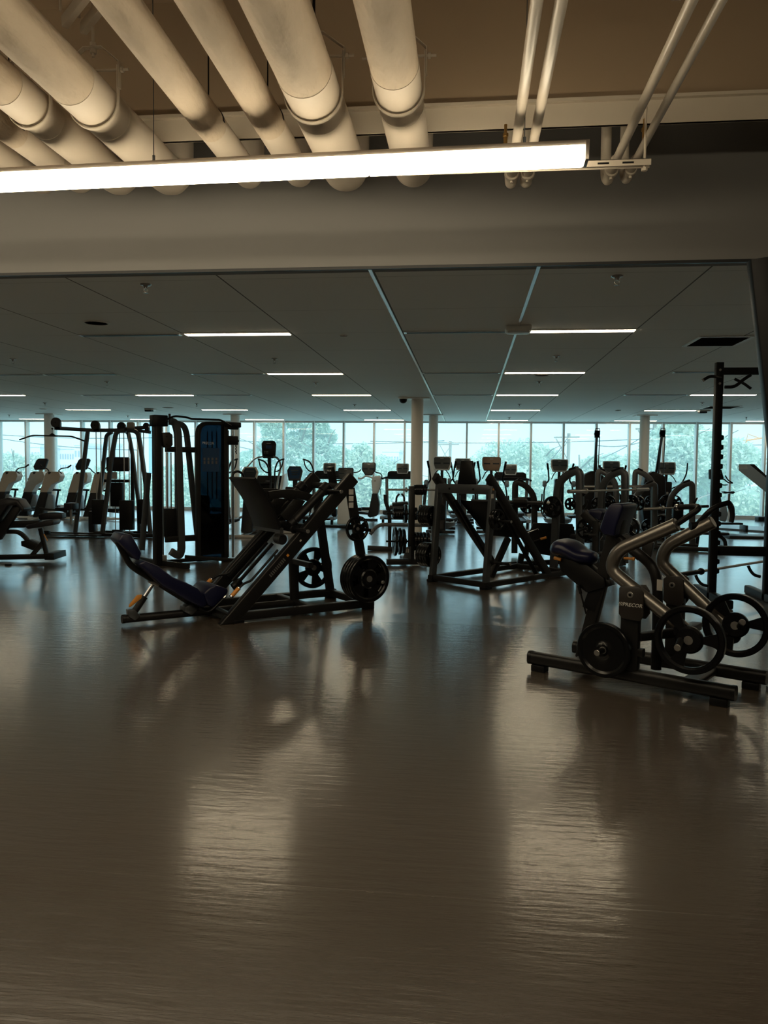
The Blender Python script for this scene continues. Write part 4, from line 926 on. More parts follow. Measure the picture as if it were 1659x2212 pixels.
# ------------------------------------------------------------------ adjustable bench at the left edge
bl = atZ(110, 1212, 0); AB = Frame(bl.x, bl.y, 10); Z1a = zz(AB, 0, 850, .2532)
root = thing('decline_bench', 'black padded decline bench with wheels at the left edge', 'bench', AB.loc(), AB.a)
def tprism(pxs, Z, v0, v1, m, nm, bev=.006, z0=None):
    q = [Z(x, y, v0) for x, y in pxs]; return MB().prism([(p.x, max(p.z, .0)) for p in q], v0, v1).build(nm, m, root, bev, 3)
tprism(((-260, 1240), (-60, 960), (0, 905), (60, 890), (150, 905), (205, 985), (190, 1015), (130, 950), (60, 960), (-200, 1330)), Z1a, -.15, .15, K['vblack'], 'back_pad', .02)
tprism(((-100, 1260), (110, 955), (160, 960), (170, 990), (0, 1250)), Z1a, -.04, .04, K['black'], 'back_beam')
tprism(((218, 1125), (400, 1082), (445, 1078), (458, 1100), (445, 1125), (235, 1158), (218, 1145)), Z1a, -.2, .10, K['vblack'], 'seat_pad', .015)
tprism(((322, 1030), (400, 1018), (525, 1020), (528, 1072), (330, 1080)), Z1a, .25, .45, K['vblack'], 'leg_pad', .02)
tprism(((-60, 1095), (330, 1082), (330, 1120), (200, 1145), (-60, 1150)), Z1a, .0, .12, K['black'], 'seat_beam')
trace_bar(((-200, 1400), (455, 1388)), .07, .07, K['black'], 'base_rail', Z=Z1a)
trace_bar(((400, 1380), (345, 1150)), .05, .06, K['frame'], 'front_leg', Z=Z1a); trace_bar(((270, 1385), (375, 1260)), .05, .06, K['frame'], 'brace', Z=Z1a)
trace_bar(((20, 1180), (160, 1178), (225, 1235), (255, 1290)), .05, .06, K['frame'], 'curved_leg', Z=Z1a, v=.1)
tprism(((178, 1260), (240, 1250), (322, 1285), (320, 1335), (270, 1335), (180, 1300)), Z1a, .05, .25, K['black'], 'wheel_housing')
tprism(((455, 1365), (460, 1420), (380, 1420), (365, 1370)), Z1a, -.25, .25, K['rubber'], 'cross_foot')
q = [Z1a(x, y, -.05) for x, y in ((375, 1200), (405, 1255))]; MB().tube(q, .007, n=8).build('orange_pin', K['orange'], root)
p = atZ(15, 1222, 0); t = thing('cable_clip', 'small dark clip lying on the floor at the left edge', 'clip', p)
MB().tube([(-.08, 0, .01), (-.03, .02, .01), (0, 0, .01)], .004, n=6).rbox((-.02, -.02, 0), (.05, .03, .025)).build('clip_body', K['black'], t, .004)

# ------------------------------------------------------------------ second leg press, seen from behind
L2 = Frame(.21, 8.73, 50.5); Zq = zz(L2, 780, 860, .2291)
root = thing('leg_press_machine', 'dark leg press seen from behind with empty near horns, right of the column', 'leg press', L2.loc(), L2.a)
wv = L2.L(atZ(940, 1255, 0)).y
tl = Zq(1235, 790, 0)
for v in (0, wv):
    MB().bar([(0, v, .05), (.10, v, tl.z)], .055, .085).build('rear_post', K['grey'], root)
    MB().bar([(-.05, v, .05), (1.75, v, .05)], .065, .065).build('base_rail', K['frame'], root)
    r0 = Zq(1205, 745, 0); r1 = Zq(1660, 1495, 0); r1 = r1+(r1-r0)*((r1.z-.05)/(r0.z-r1.z))
    MB().bar([(r0.x, v, r0.z), (r1.x, v, r1.z)], .06, .10).build('inclined_rail', K['frame'], root)
    MB().bar([(r0.x+.28, v+(.08 if v == 0 else -.08), r0.z-.30), (r1.x-.15, v+(.08 if v == 0 else -.08), r1.z+.02)], .035, .045).build('guide_track', K['black'], root)
    MB().rbox((-.06, v-.045, 0), (.06, v+.045, .03)).build('rubber_foot', K['rubber'], root, .005)
for u in (0, 1.7): MB().bar([(u, 0, .05), (u, wv, .05)], .065, .065, side=(1, 0, 0)).build('cross_member', K['frame'], root)
z_ = tl.z-.09
MB().rbox((.05, .0, z_-.055), (.10, wv, z_+.055)).build('top_cross_member', K['grey'], root, .006)
for v in (wv*.3, wv*.75): MB().disc((.047, v, z_), (1, 0, 0), .014, .01, 14).build('bolt_hole', K['black'], root)
MB().prism([(.34, .98), (.40, .92), (.88, .52), (.86, .62)], .12, wv-.12).build('foot_plate', K['rubber'], root, .006)
MB().prismx([(wv*.38, z_+.05), (wv*.72, z_+.05), (wv*.66, z_+.33), (wv*.45, z_+.33)], .16, .20).build('placard', K['plastic'], root, .012)
MB().bar([(.62, wv/2, .05), (.95, wv/2, .5)], .06, .08).build('front_post', K['frame'], root)
for x, y, v in ((1245, 1538, 0), (1260, 1150, 0)):
    p = Zq(x, y, v); MB().tube([(.05, v, p.z), (.05, v-.30, p.z)], .016, n=14).disc((.05, -.05, p.z), (0, 1, 0), .034, .012, 18).build('storage_horn', K['black'], root); MB().disc((.05, -.302, p.z), (0, 1, 0), .0165, .006, 14, .001).build('horn_cap', K['steel'], root)
p = Zq(1250, 925, -.05); MB().box((.055, -.0295, p.z), (.045, .002, .05)).build('white_sticker', K['label'], root)
p = Zq(1255, 862, -.05); MB().box((.07, -.0295, p.z), (.02, .002, .02)).build('warning_sticker', K['orange'], root)
zz_ = Zq(1345, 1150, -.2).z
plate(L2, (.05, -.085, zz_), .115, .03, 'grip', 'small black plate on the near horn of the rear-facing leg press', spin=.3); plate(L2, (.05, -.12, zz_), .115, .03, 'grip', 'outer small black plate on the near horn of the rear-facing leg press', spin=.9)
for k, (yy, r_) in enumerate(((1105, .125), (1465, .15))):
    zc = Zq(700, yy, wv+.15).z
    MB().tube([(.05, wv, zc), (.05, wv+.26, zc)], .016, n=14).build('storage_horn', K['black'], root)
    for j in range(4): plate(L2, (.05, wv+.06+.042*j, zc), r_, .04, 'grip', '%s plate of the four on the %s far horn of the rear-facing leg press' % (('innermost', 'second', 'third', 'outermost')[j], ('upper', 'lower')[k]), 'plates on the rear-facing leg press', spin=j*.6, hub=False)

# ------------------------------------------------------------------ plate tree with plates, column behind it
c0 = atZ(880, 1221, 0); PT = Frame(c0.x, c0.y, 13); Zt = zz(PT, 780, 860, .2291)
root = thing('plate_tree', 'black weight plate tree on a flat foot in front of the middle column', 'weight tree', PT.loc(), PT.a)
q0, q1 = Zt(240, 1535), Zt(618, 1535)
MB().bar([(q0.x, 0, .05), (q1.x, 0, .05)], .08, .08).build('base_foot', K['frame'], root); MB().bar([(0, -.0, .05), (0, .5, .05)], .08, .07, side=(1, 0, 0)).build('rear_foot', K['frame'], root)
q = Zt(480, 830); MB().rbox((q.x-.045, -.045, .05), (q.x+.04, .045, q.z)).build('mast', K['frame'], root, .006)
tprism(((395, 1515), (430, 1405), (470, 1400), (470, 1515)), Zt, -.055, -.03, K['grey'], 'gusset', .003)
for x in (425, 445): p = Zt(x, 1440, -.06); MB().box((p.x, -.057, p.z), (.018, .002, .05)).build('white_sticker', K['label'], root)
mu = q.x; hz = {}
for nm, y in (('top', 865), ('middle', 1090), ('bottom', 1350)):
    z = Zt(480, y).z; hz[nm] = z
    MB().tube([(mu-.36, 0, z), (mu+.36, 0, z)], .014, n=12).disc((mu-.08, 0, z), (1, 0, 0), .035, .03, 16).disc((mu+.08, 0, z), (1, 0, 0), .035, .03, 16).build('horn', K['steel'] if nm == 'top' else K['black'], root)
def edge_plates(nm, side, items):
    for k, (x, r_) in enumerate(items):
        p = Zt(x, 0); o = plate(PT, (p.x, 0, hz[nm]), r_*.77, .036, 'grip', '%s plate, %s from the mast, on the %s %s horn of the plate tree' % ('small' if r_ < .13 else 'large', ('first', 'second', 'third', 'fourth', 'fifth', 'sixth')[k], nm, side), 'plates on the plate tree', ang=PT.a+R(90), spin=k*.7, hub=False)
edge_plates('top', 'right', [(520, .09), (540, .095), (562, .095), (585, .095), (612, .10)])
edge_plates('middle', 'left', [(430, .17), (395, .105), (372, .105), (348, .105), (324, .105)])
edge_plates('middle', 'right', [(528, .115), (578, .165), (612, .165)])
edge_plates('bottom', 'left', [(415, .225), (378, .245), (335, .265)])
edge_plates('bottom', 'right', [(520, .17), (548, .17), (578, .17), (610, .17), (645, .175)])

# ------------------------------------------------------------------ machine with a long curved tube behind the tree
c0 = atZ(845, 1190, 0); PB = Frame(c0.x, c0.y, 5); Zp = zz(PB, 780, 860, .2291)
root = thing('preacher_bench', 'black upright bench with a long bent front tube, behind the plate tree', 'bench', PB.loc(), PB.a)
trace_bar(((62, 1412), (320, 1425)), .07, .08, K['frame'], 'base_foot', Z=Zp)
trace_bar(((270, 1410), (270, 1180), (262, 1050), (230, 985), (228, 910)), .05, .06, K['frame'], 'upright', Z=Zp)
trace_bar(((85, 1285), (130, 1225), (185, 1192), (660, 1200)), .05, .06, K['grey'], 'bent_tube', Z=Zp, v=-.05); trace_bar(((680, 1200), (690, 1420)), .05, .07, K['grey'], 'rear_leg', Z=Zp, v=.05)
tprism(((200, 1062), (245, 1060), (250, 1105), (205, 1100)), Zp, -.15, .15, K['vblack'], 'roller_pad', .02)
tprism(((290, 990), (440, 980), (450, 1005), (295, 1020)), Zp, -.2, .2, K['plastic'], 'top_tray', .008)
for w in (((330, 985), (335, 930), (362, 902)), ((408, 975), (408, 930), (380, 900))):
    q = [Zp(x, y) for x, y in w]; MB().tube(q, .016, rad=.04).build('hand_grip', K['frame'], root)
tprism(((268, 1015), (440, 1010), (440, 1050), (268, 1055)), Zp, -.2, .2, K['vblack'], 'seat_pad', .015)

# ------------------------------------------------------------------ olympic bench stations with arched uprights
Z3 = lambda fr: zz(fr, 1180, 980, .1447)
Z6b = lambda fr: zz(fr, 1100, 880, .2773)
def arch(root, fr, Z, post_px, knee, curve, v, m='grey'):
    q = [Z(x, y, v) for x, y in [post_px, knee] + list(curve)]
    q[0].z = .04; q[-1].z = .04
    MB().bar(q, .075, .095, rad=.13).build('arched_upright', K[m], root)
    d = [Z(x, y, v) for x, y in (knee, curve[0])]
    MB().bar([d[0].lerp(d[1], .25)+Vector((0, 0, .045)), d[0].lerp(d[1], .85)+Vector((0, 0, .045))], .085, .03).build('bumper_strip', K['rubber'], root)
    return q
def hook(root, fr, Z, pxs, v):
    q = [Z(x, y, v) for x, y in pxs]; MB().prism([(p.x, p.z) for p in q], v-.02, v+.02).build('bar_hook', K['black'], root, .004)
# station one: big one behind the lever press
S1 = Frame(1.46, 10.3, -38); Za = Z3(S1)
d1 = 1.25
root = thing('bench_press_station', 'bench station with two tall arched uprights and a bare bar, behind the lever press', 'bench station', S1.loc(), S1.a)
arch(root, S1, Za, (510, 1700), (500, 240), ((330, 300), (190, 430), (160, 640), (120, 1150)), 0)
arch(root, S1, Za, (1180, 1300), (1175, 240), ((960, 320), (850, 450), (825, 620), (830, 900)), d1)
hook(root, S1, Za, ((560, 640), (600, 600), (625, 545), (600, 545), (575, 590), (545, 600)), -.05); hook(root, S1, Za, ((555, 840), (600, 780), (628, 690), (605, 690), (570, 760), (545, 780)), -.05)
a, c = Za(560, 1270, .1), Za(930, 1290, .1); MB().bar([(a.x, .1, a.z), (a.x+.05, d1, a.z)], .08, .10, side=(0, 0, 1)).build('cross_member', K['frame'], root)
MB().bar([(0, 0, .04), (0, d1, .04)], .07, .07, side=(1, 0, 0)).build('base_rail', K['frame'], root)
MB().prism([(-.10, .40), (-1.25, .40), (-1.25, .47), (-.10, .47)], d1/2-.14, d1/2+.14).build('bench_pad', K['vblack'], root, .02)
MB().bar([(-.2, d1/2, .38), (-1.2, d1/2, .38), (-1.25, d1/2, .04)], .06, .06, rad=.08).build('bench_frame', K['frame'], root)
bz1 = Za(545, 555, -.06).z; bu = Za(560, 555, -.06).x
def barbell(fr, u, v0, v1, z, lab, sl=.42, m='steel'):
    t = thing('barbell', lab, 'barbell', fr.W((u, v0, z)), fr.a); L = v1-v0
    MB().tube([(0, 0, 0), (0, L, 0)], .0145, n=14).build('bar', K[m], t)
    for a_, b_ in ((0, sl), (L-sl, L)): MB().tube([(0, a_, 0), (0, b_, 0)], .025, n=16).build('sleeve', K[m], t)
    for a_ in (sl, L-sl): MB().disc((0, a_, 0), (0, 1, 0), .037, .03, 18).build('collar', K[m], t)
    return t
barbell(S1, bu+.05, -.52, 1.68, bz1, 'bare olympic barbell on the hooks of the tall arched station')
for x, y, r_, v, lab in ((95, 795, .20, -.12, 'black plate low on the left side of the tall arched station'), (365, 750, .12, .3, 'small black plate stack inside the tall arched station'), (770, 750, .14, d1+.1, 'black lettered plate beside the right arch of the tall station'), (935, 740, .16, d1+.2, 'black plate behind the seat pad on the tall station'), (1270, 740, .17, d1+.12, 'black wheel plate right of the tall station arch'), (1370, 740, .15, d1+.35, 'black spoked plate furthest right on the tall station')):
    p = Za(x, y, v); plate(S1, (p.x, v, p.z), r_*.72, .04, 'grip', lab, 'plates hanging on the bench stations', spin=x)
    MB().tube([(p.x, v-.1, p.z), (p.x, v+.1, p.z)], .014, n=10).build('plate_horn', K['black'], root)
# station two: smaller, left, with a loaded bar
S2 = Frame(.75, 12.3, 0); Zb = zz(S2, 1000, 900, .1929)
root = thing('bench_press_station', 'bench station with one arched upright and a thick loaded bar, by the rear-facing leg press', 'bench station', S2.loc(), S2.a)
arch(root, S2, Zb, (575, 1600), (585, 725), ((690, 760), (790, 870), (800, 1000), (805, 1200)), 0, 'frame')
t = thing('barbell', 'thick dark barbell loaded with plates lying across the low station', 'barbell', S2.W((0, 0, 0)), 0)
a, c = Zb(90, 945, -.2), Zb(940, 970, -.2)
MB().tube([(a.x, -.2, a.z), (c.x, -.2, c.z)], .03, n=14).build('bar', K['dark'], t)
MB().tube([(c.x-.02, -.2, c.z), (c.x+.05, -.2, c.z)], .034, n=14).build('sleeve_end', K['steel'], t)
q = Zb(640, 960, -.2); MB().tube([(q.x-.11, -.2, q.z), (q.x+.10, -.2, q.z)], .085, n=20).build('foam_roller', K['rubber'], t)
a = Zb(575, 960, -.2); MB().bar([(a.x-.04, -.24, a.z-.05), (a.x-.04, .03, a.z-.05)], .05, .04, side=(1, 0, 0)).build('bar_rest', K['black'], root)
for x, y, r_, lab in ((730, 995, .23, 'black spoked plate half behind the loaded bar'), (850, 1000, .15, 'small plate behind the loaded bar'), (1000, 1010, .20, 'solid black plate at the right end of the loaded bar')):
    p = Zb(x, y, .12); plate(S2, (p.x, .14, p.z), r_*.58, .04, 'grip' if x != 1000 else 'solid', lab, 'plates hanging on the bench stations', spin=x)
    MB().tube([(p.x, .02, p.z), (p.x, .2, p.z)], .014, n=10).build('plate_horn', K['black'], root)
# station three, facing the windows
S3 = Frame(3.1, 13.6, -12); Zc = Z3(S3)
root = thing('bench_press_station', 'bench press station with two arched uprights bent to the right, beside the far column', 'bench station', S3.loc(), S3.a)
arch(root, S3, Zc, (740, 1350), (775, 245), ((900, 300), (1020, 400), (1050, 560), (1060, 850)), 0)
arch(root, S3, Zc, (1290, 1300), (1330, 245), ((1460, 300), (1570, 390), (1600, 560), (1610, 900)), .25)
for x, v in ((825, .15), (1145, .4)): p = Zc(x, 200, v); MB().tube([(p.x, v, p.z), (p.x, v, p.z-.12)], .016, n=10).build('peg', K['black'], root)
a, c = Zc(560, 492, .1), Zc(1480, 488, .1)
t = thing('barbell', 'short-looking barbell resting on the far arched station', 'barbell', S3.W((0, 0, 0)), S3.a)
MB().tube([(a.x, .1, a.z), (c.x, .1, c.z)], .022, n=12).build('bar', K['steel'], t); MB().disc((a.x+.33, .1, a.z), (1, 0, 0), .04, .05, 16).build('collar', K['steel'], t)
for x, y, r_, lab in ((990, 680, .27, 'big black plate on the far arched station'), (920, 700, .2, 'second black plate on the far arched station')):
    p = Zc(x, y, .3); plate(S3, (p.x, .30 if x == 990 else .2, p.z), r_*.6, .04, 'grip', lab, 'plates hanging on the bench stations', spin=x)
    MB().tube([(p.x, .1, p.z), (p.x, .34, p.z)], .014, n=10).build('plate_horn', K['black'], root)
MB().bar([(0, .12, .04), (1.9, .12, .04)], .07, .07).build('base_rail', K['frame'], root)
# station four, right
S4 = Frame(4.0, 14.0, 0); Zd = Z6b(S4)
root = thing('bench_press_station', 'lower bench press station with two arched uprights, left of the power rack', 'bench station', S4.loc(), S4.a)
arch(root, S4, Zd, (1425, 1085), (1425, 580), ((1340, 610), (1260, 690), (1240, 780), (1235, 1080)), 0)
arch(root, S4, Zd, (1130, 1040), (1135, 585), ((1050, 620), (985, 690), (960, 800), (955, 1060)), -.3)
hook(root, S4, Zd, ((1440, 760), (1455, 735), (1470, 702), (1455, 706), (1440, 735)), -.05); hook(root, S4, Zd, ((1150, 770), (1190, 740), (1205, 700), (1185, 705), (1150, 740)), -.35)
a = Zd(1465, 1080, 0); MB().bar([(a.x-.7, 0, .045), (a.x, 0, .045)], .10, .09).build('base_foot', K['frame'], root)
a, c = Zd(1045, 792, -.45), Zd(1550, 770, -.1)
t = thing('barbell', 'brass-toned barbell on the low arched station left of the rack', 'barbell', S4.W((0, 0, 0)), 0)
MB().tube([a, c], .014, n=12).build('bar', K['steel'], t); d = (c-a).normalized()
MB().tube([a, a+d*.36], .026, n=14).disc(a+d*.36, d, .042, .04, 16).build('sleeve', K['steel'], t); MB().tube([c-d*.36, c], .026, n=14).build('sleeve', K['black'], t)
for x, y, r_, lab, kd in ((1230, 735, .20, 'black plate at the centre of the low arched station', 'solid'), (1290, 735, .19, 'black spoked plate at the right of the low arched station', 'grip'), (1095, 725, .13, 'small black spoked plate left of the low arched station', 'grip'), (1100, 930, .21, 'large black plate near the floor of the low arched station', 'grip'), (1185, 900, .22, 'large black plate behind another near the floor', 'grip'), (1250, 905, .2, 'rightmost large plate near the floor', 'grip')):
    p = Zd(x, y, .1); v_ = .12+.06*(x % 3)
    plate(S4, (p.x, v_, p.z), r_*.62, .04, kd, lab, 'plates hanging on the bench stations', spin=x)
    MB().tube([(p.x, .0, p.z), (p.x, v_+.08, p.z)], .014, n=10).build('plate_horn', K['black'], root)
a, c = Zd(1290, 735, .3), Zd(1365, 890, .3); MB().rbox((a.x, .35, c.z), (c.x, .5, a.z)).build('rear_housing', K['black'], root, .03)

# ------------------------------------------------------------------ seated machine behind the lever press, hack press panel
SM = Frame(1.95, 9.2, -30); Ze = Z3(SM)
root = thing('seated_press_machine', 'seated machine with a navy pad on a slanted beam, behind the lever press', 'press machine', SM.loc(), SM.a)
tprism(((618, 860), (650, 828), (770, 832), (850, 870), (800, 1010), (640, 905)), Ze, -.13, .13, K['vinyl'], 'seat_pad', .02)
trace_bar(((560, 880), (740, 1060), (1010, 1190), (1330, 1330)), .06, .11, K['frame'], 'slanted_beam', Z=Ze, rad=.05)
trace_bar(((750, 1000), (740, 1640)), .07, .08, K['frame'], 'post', Z=Ze, down=True)
trace_bar(((1000, 1230), (1240, 1430), (1400, 1560)), .06, .07, K['frame'], 'rear_beam', Z=Ze, v=-.1)
tprism(((1450, 1270), (1600, 1330), (1540, 1640), (1400, 1560)), Ze, -.03, .03, K['frame'], 'gusset', .006)
trace_bar(((560, 1500), (900, 1500)), .06, .06, K['frame'], 'base_rail', Z=Ze)
q = [Ze(x, y, -.2) for x, y in ((640, 1215), (760, 1215))]; MB().tube(q, .017).build('side_handle', K['frame'], root)
q = [Ze(x, y, -.2) for x, y in ((1160, 1560), (1300, 1570))]; MB().tube(q, .014).disc(q[1], (1, 0, 0), .02, .03, 10).build('seat_lever', K['orange'], root)
for x, y, r_, lab in ((610, 1120, .22, 'black plate low behind the navy saddle, left one'), (700, 1180, .20, 'black plate low behind the navy saddle, right one'), (1230, 1110, .22, 'black plate low behind the chest pad')):
    p = Ze(x, y, .35); plate(SM, (p.x, .35+.05*(x % 2), p.z), r_*.62, .04, 'grip', lab, 'plates on the seated press machine', spin=x)
    MB().tube([(p.x, .05, p.z), (p.x, .42, p.z)], .014, n=10).build('weight_horn', K['black'], root)
HP = Frame(1.05, 10.9, 12); Zf = Z6b(HP)
root = thing('hack_squat_machine', 'machine with a broad black foot plate and an orange-tipped lever, left of the navy saddle', 'leg press', HP.loc(), HP.a)
tprism(((190, 900), (495, 908), (520, 1000), (515, 1190), (110, 1120), (165, 960)), Zf, -.03, .0, K['rubber'], 'foot_plate', .008)
q = [Zf(x, y, -.15) for x, y in ((140, 1060), (245, 1025))]; MB().tube(q, .009, n=8).build('lever', K['black'], root)
q = [Zf(x, y, -.15) for x, y in ((243, 1026), (288, 1014))]; MB().tube(q, .017, n=12).build('orange_grip', K['orange'], root)
q = [Zf(x, y, -.1) for x, y in ((145, 975), (225, 945), (228, 955))]; MB().tube(q, .007, n=8).build('release_rod', K['chrome'], root)
trace_bar(((100, 1140), (70, 1270)), .06, .08, K['frame'], 'front_leg', Z=Zf); trace_bar(((370, 1190), (350, 1240)), .06, .08, K['frame'], 'rear_leg', Z=Zf)
trace_bar(((-120, 1230), (420, 1200)), .07, .07, K['frame'], 'base_rail', Z=Zf, v=.1)
trace_bar(((170, 1100), (230, 1240)), .06, .05, K['frame'], 'side_rail', Z=Zf, v=-.1)

# ------------------------------------------------------------------ cardio machines by the windows
def console_face(root, c, w, h, m, tilt=15, scr=True, taper=.8):
    """console facing the room (towards -v), centre c"""
    rot = Matrix.Rotation(R(-tilt), 3, 'X'); c = Vector(c)
    poly = [(-w/2*taper, -h/2), (w/2*taper, -h/2), (w/2, -h*.1), (w/2, h*.42), (w*.44, h/2), (-w*.44, h/2), (-w/2, h*.42), (-w/2, -h*.1)]
    b = MB().prism(poly, -.03, .03); b.v = [rot @ p for p in b.v]; b.build('console', m, root, .012, 3, loc=c)
    f = MB().prism([(x*.86, z*.86) for x, z in poly], -.034, -.031); f.v = [rot @ p for p in f.v]; cf = f.build('console_face', K['cons'] if m is not K['tan'] else K['tan'], root, .001, loc=c)
    if scr:
        for sx in (-.24, .24):
            s_ = MB().box((sx*w, -.036, -.02*h), (w*.34, .003, h*.10)); s_.v = [rot @ p for p in s_.v]; s_.build('display_slot', K['screen'], root, loc=c)
        s_ = MB().box((0, -.036, .33*h), (w*.18, .003, h*.035)); s_.v = [rot @ p for p in s_.v]; s_.build('console_mark', K['label'], root, loc=c)
def front_elliptical(px, Y, top_px, lab, arm=True, s=1.0, body='dark', tan=False, hook=False):
    p = atY(px, top_px, Y); z = p.z
    t = thing('elliptical_trainer', lab, 'elliptical', (p.x, Y, 0), R(0), 'elliptical trainers facing the windows')
    k = s
    console_face(t, (0, 0, z-.15*k), .40*k, .30*k, K['tan'] if tan else K['white'])
    for sx in (-1, 1):
        MB().tube([(.07*sx*k, .03, z-.28*k), (.14*sx*k, -.06, z-.36*k), (.19*sx*k, -.12, z-.47*k)], .011, rad=.04, n=8).build('fixed_grip', K['black'], t)
        if arm:
            MB().tube([(.30*sx*k, -.18, z-.10*k), (.27*sx*k, -.13, z-.25*k), (.235*sx*k, .0, z-.50*k), (.30*sx*k, .10, z-.58*k), (.335*sx*k, .08, z-.75*k), (.37*sx*k, -.2, .32)], .018*k, rad=.06, n=10).build('moving_arm', K['black'], t)
            MB().tube([(.30*sx*k, -.18, z-.10*k), (.275*sx*k, -.14, z-.24*k)], .024*k, n=10).build('foam_grip', K['rubber'], t)
            MB().disc((.335*sx*k, .02, z-.58*k), (1, 0, 0), .075*k, .09*k, 18, .02).build('pivot_cover', K['bluegrey'], t)
            MB().bar([(.37*sx*k, -.2, .33), (.20*sx*k, -.75, .30)], .05, .04, rad=.03, side=(1, 0, 0)).build('pedal_arm', K['dark'], t)
            MB().rbox((.20*sx*k-.08, -.95, .30), (.20*sx*k+.08, -.58, .35)).build('pedal', K['black'], t, .02)
            MB().tube([(.38*sx*k, .1, .80), (.40*sx*k, .05, .35), (.26*sx*k, 0, .20)], .018, rad=.18, n=8).build('frame_tube', K['dark'], t)
    MB().bar([(0, .04, z-.28*k), (0, .08, z-.50*k)], .07, .06).build('console_stalk', K['dark'], t)
    MB().prismx([(-.12, z-.46*k), (.20, z-.46*k), (.28, .85), (.42, .22), (.42, .05), (-.45, .05), (-.40, .30), (-.10, .60)], -.105*k, .105*k).build('drive_shroud', K['plastic'], t, .03, 3)
    MB().box((0, -.115, z-.72*k), (.045, .004, .05)).build('white_sticker', K['label'], t)
    MB().rbox((-.30, -.55, .02), (.30, -.45, .08)).rbox((-.30, .45, .02), (.30, .55, .08)).rbox((-.05, -.55, .03), (.05, .55, .07)).build('base_frame', K['dark'], t, .006)
    MB().lathe([(.0, .0), (.10, -.015), (.30, .08), (.34, .16), (.25, .20), (.0, .21)], (0, .1, .06), n=28).build('base_cover', K['bluegrey'], t, ang=50)
    if hook:
        MB().tube([(.12, .0, z-.62), (.32, -.05, z-.52), (.42, -.1, z-.28), (.43, -.12, z-.02)], .016, rad=.1, n=10).build('curved_arm', K['black'], t)
    return t
front_elliptical(955, 16.6, 986, 'elliptical with dark console and black tower, directly right of the columns')
front_elliptical(1000, 19.6, 990, 'elliptical second to the right of the columns, its body hidden behind the placard')
front_elliptical(1062, 16.8, 987, 'elliptical with the tan coloured console', tan=True)
front_elliptical(1209, 18.4, 992, 'elliptical standing alone below the far trees, between two mullions')
front_elliptical(1321, 18.6, 996, 'elliptical behind the middle pair of arches')
front_elliptical(1441, 18.6, 998, 'elliptical with one long curved arm, right of the far column', arm=False, hook=True)
def treadmill(px, Y, top_px, lab, dx=0, s=1.0, rz=0.0):
    p = atY(px, top_px, Y); z = p.z
    t = thing('treadmill', lab, 'treadmill', (p.x, Y, 0), rz, 'treadmills by the windows')
    console_face(t, (0, 0, z-.14*s), .33*s, .28*s, K['white'])
    MB().prism([(-.42, z-.42), (-.40, z-.24), (-.34, z-.20), (.34, z-.20), (.40, z-.24), (.42, z-.42)], .04, .09).build('fan_wings', K['plastic'], t, .02)
    MB().tube([(-.47, -.55, z-.40), (-.47, -.15, z-.38), (-.2, .0, z-.35), (.2, .0, z-.35), (.47, -.15, z-.38), (.47, -.55, z-.40)], .028, rad=.16, n=12, side=(0, 0, 1)).build('handrail', K['black'], t)
    for sx in (-1, 1):
        MB().bar([(.42*sx, .25, .12), (.42*sx, .0, z-.38)], .04, .08).build('upright', K['steel'], t)
        MB().rbox((.36*sx-.05, -1.6, .12), (.36*sx+.05, .0, .20)).build('side_rail', K['bluegrey'], t, .01)
    MB().rbox((-.30, -1.6, .12), (.30, 0, .165)).build('running_belt', K['rubber'], t, .01)
    MB().prismx([(-.1, .10), (-.05, .26), (.25, .30), (.38, .22), (.38, .10)], -.38, .38).build('motor_hood', K['dark'], t, .02)
    for sx in (-1, 1):
        for y in (-1.5, .3): MB().rbox((.34*sx-.03, y-.03, 0), (.34*sx+.03, y+.03, .12)).build('foot', K['rubber'], t)
treadmill(712, 19.6, 1000, 'treadmill with pale console, above the leg press placard')
treadmill(870, 20.2, 1001, 'treadmill directly left of the near column')
treadmill(1103, 19.8, 1003, 'treadmill with dark wings right of the tan console elliptical')
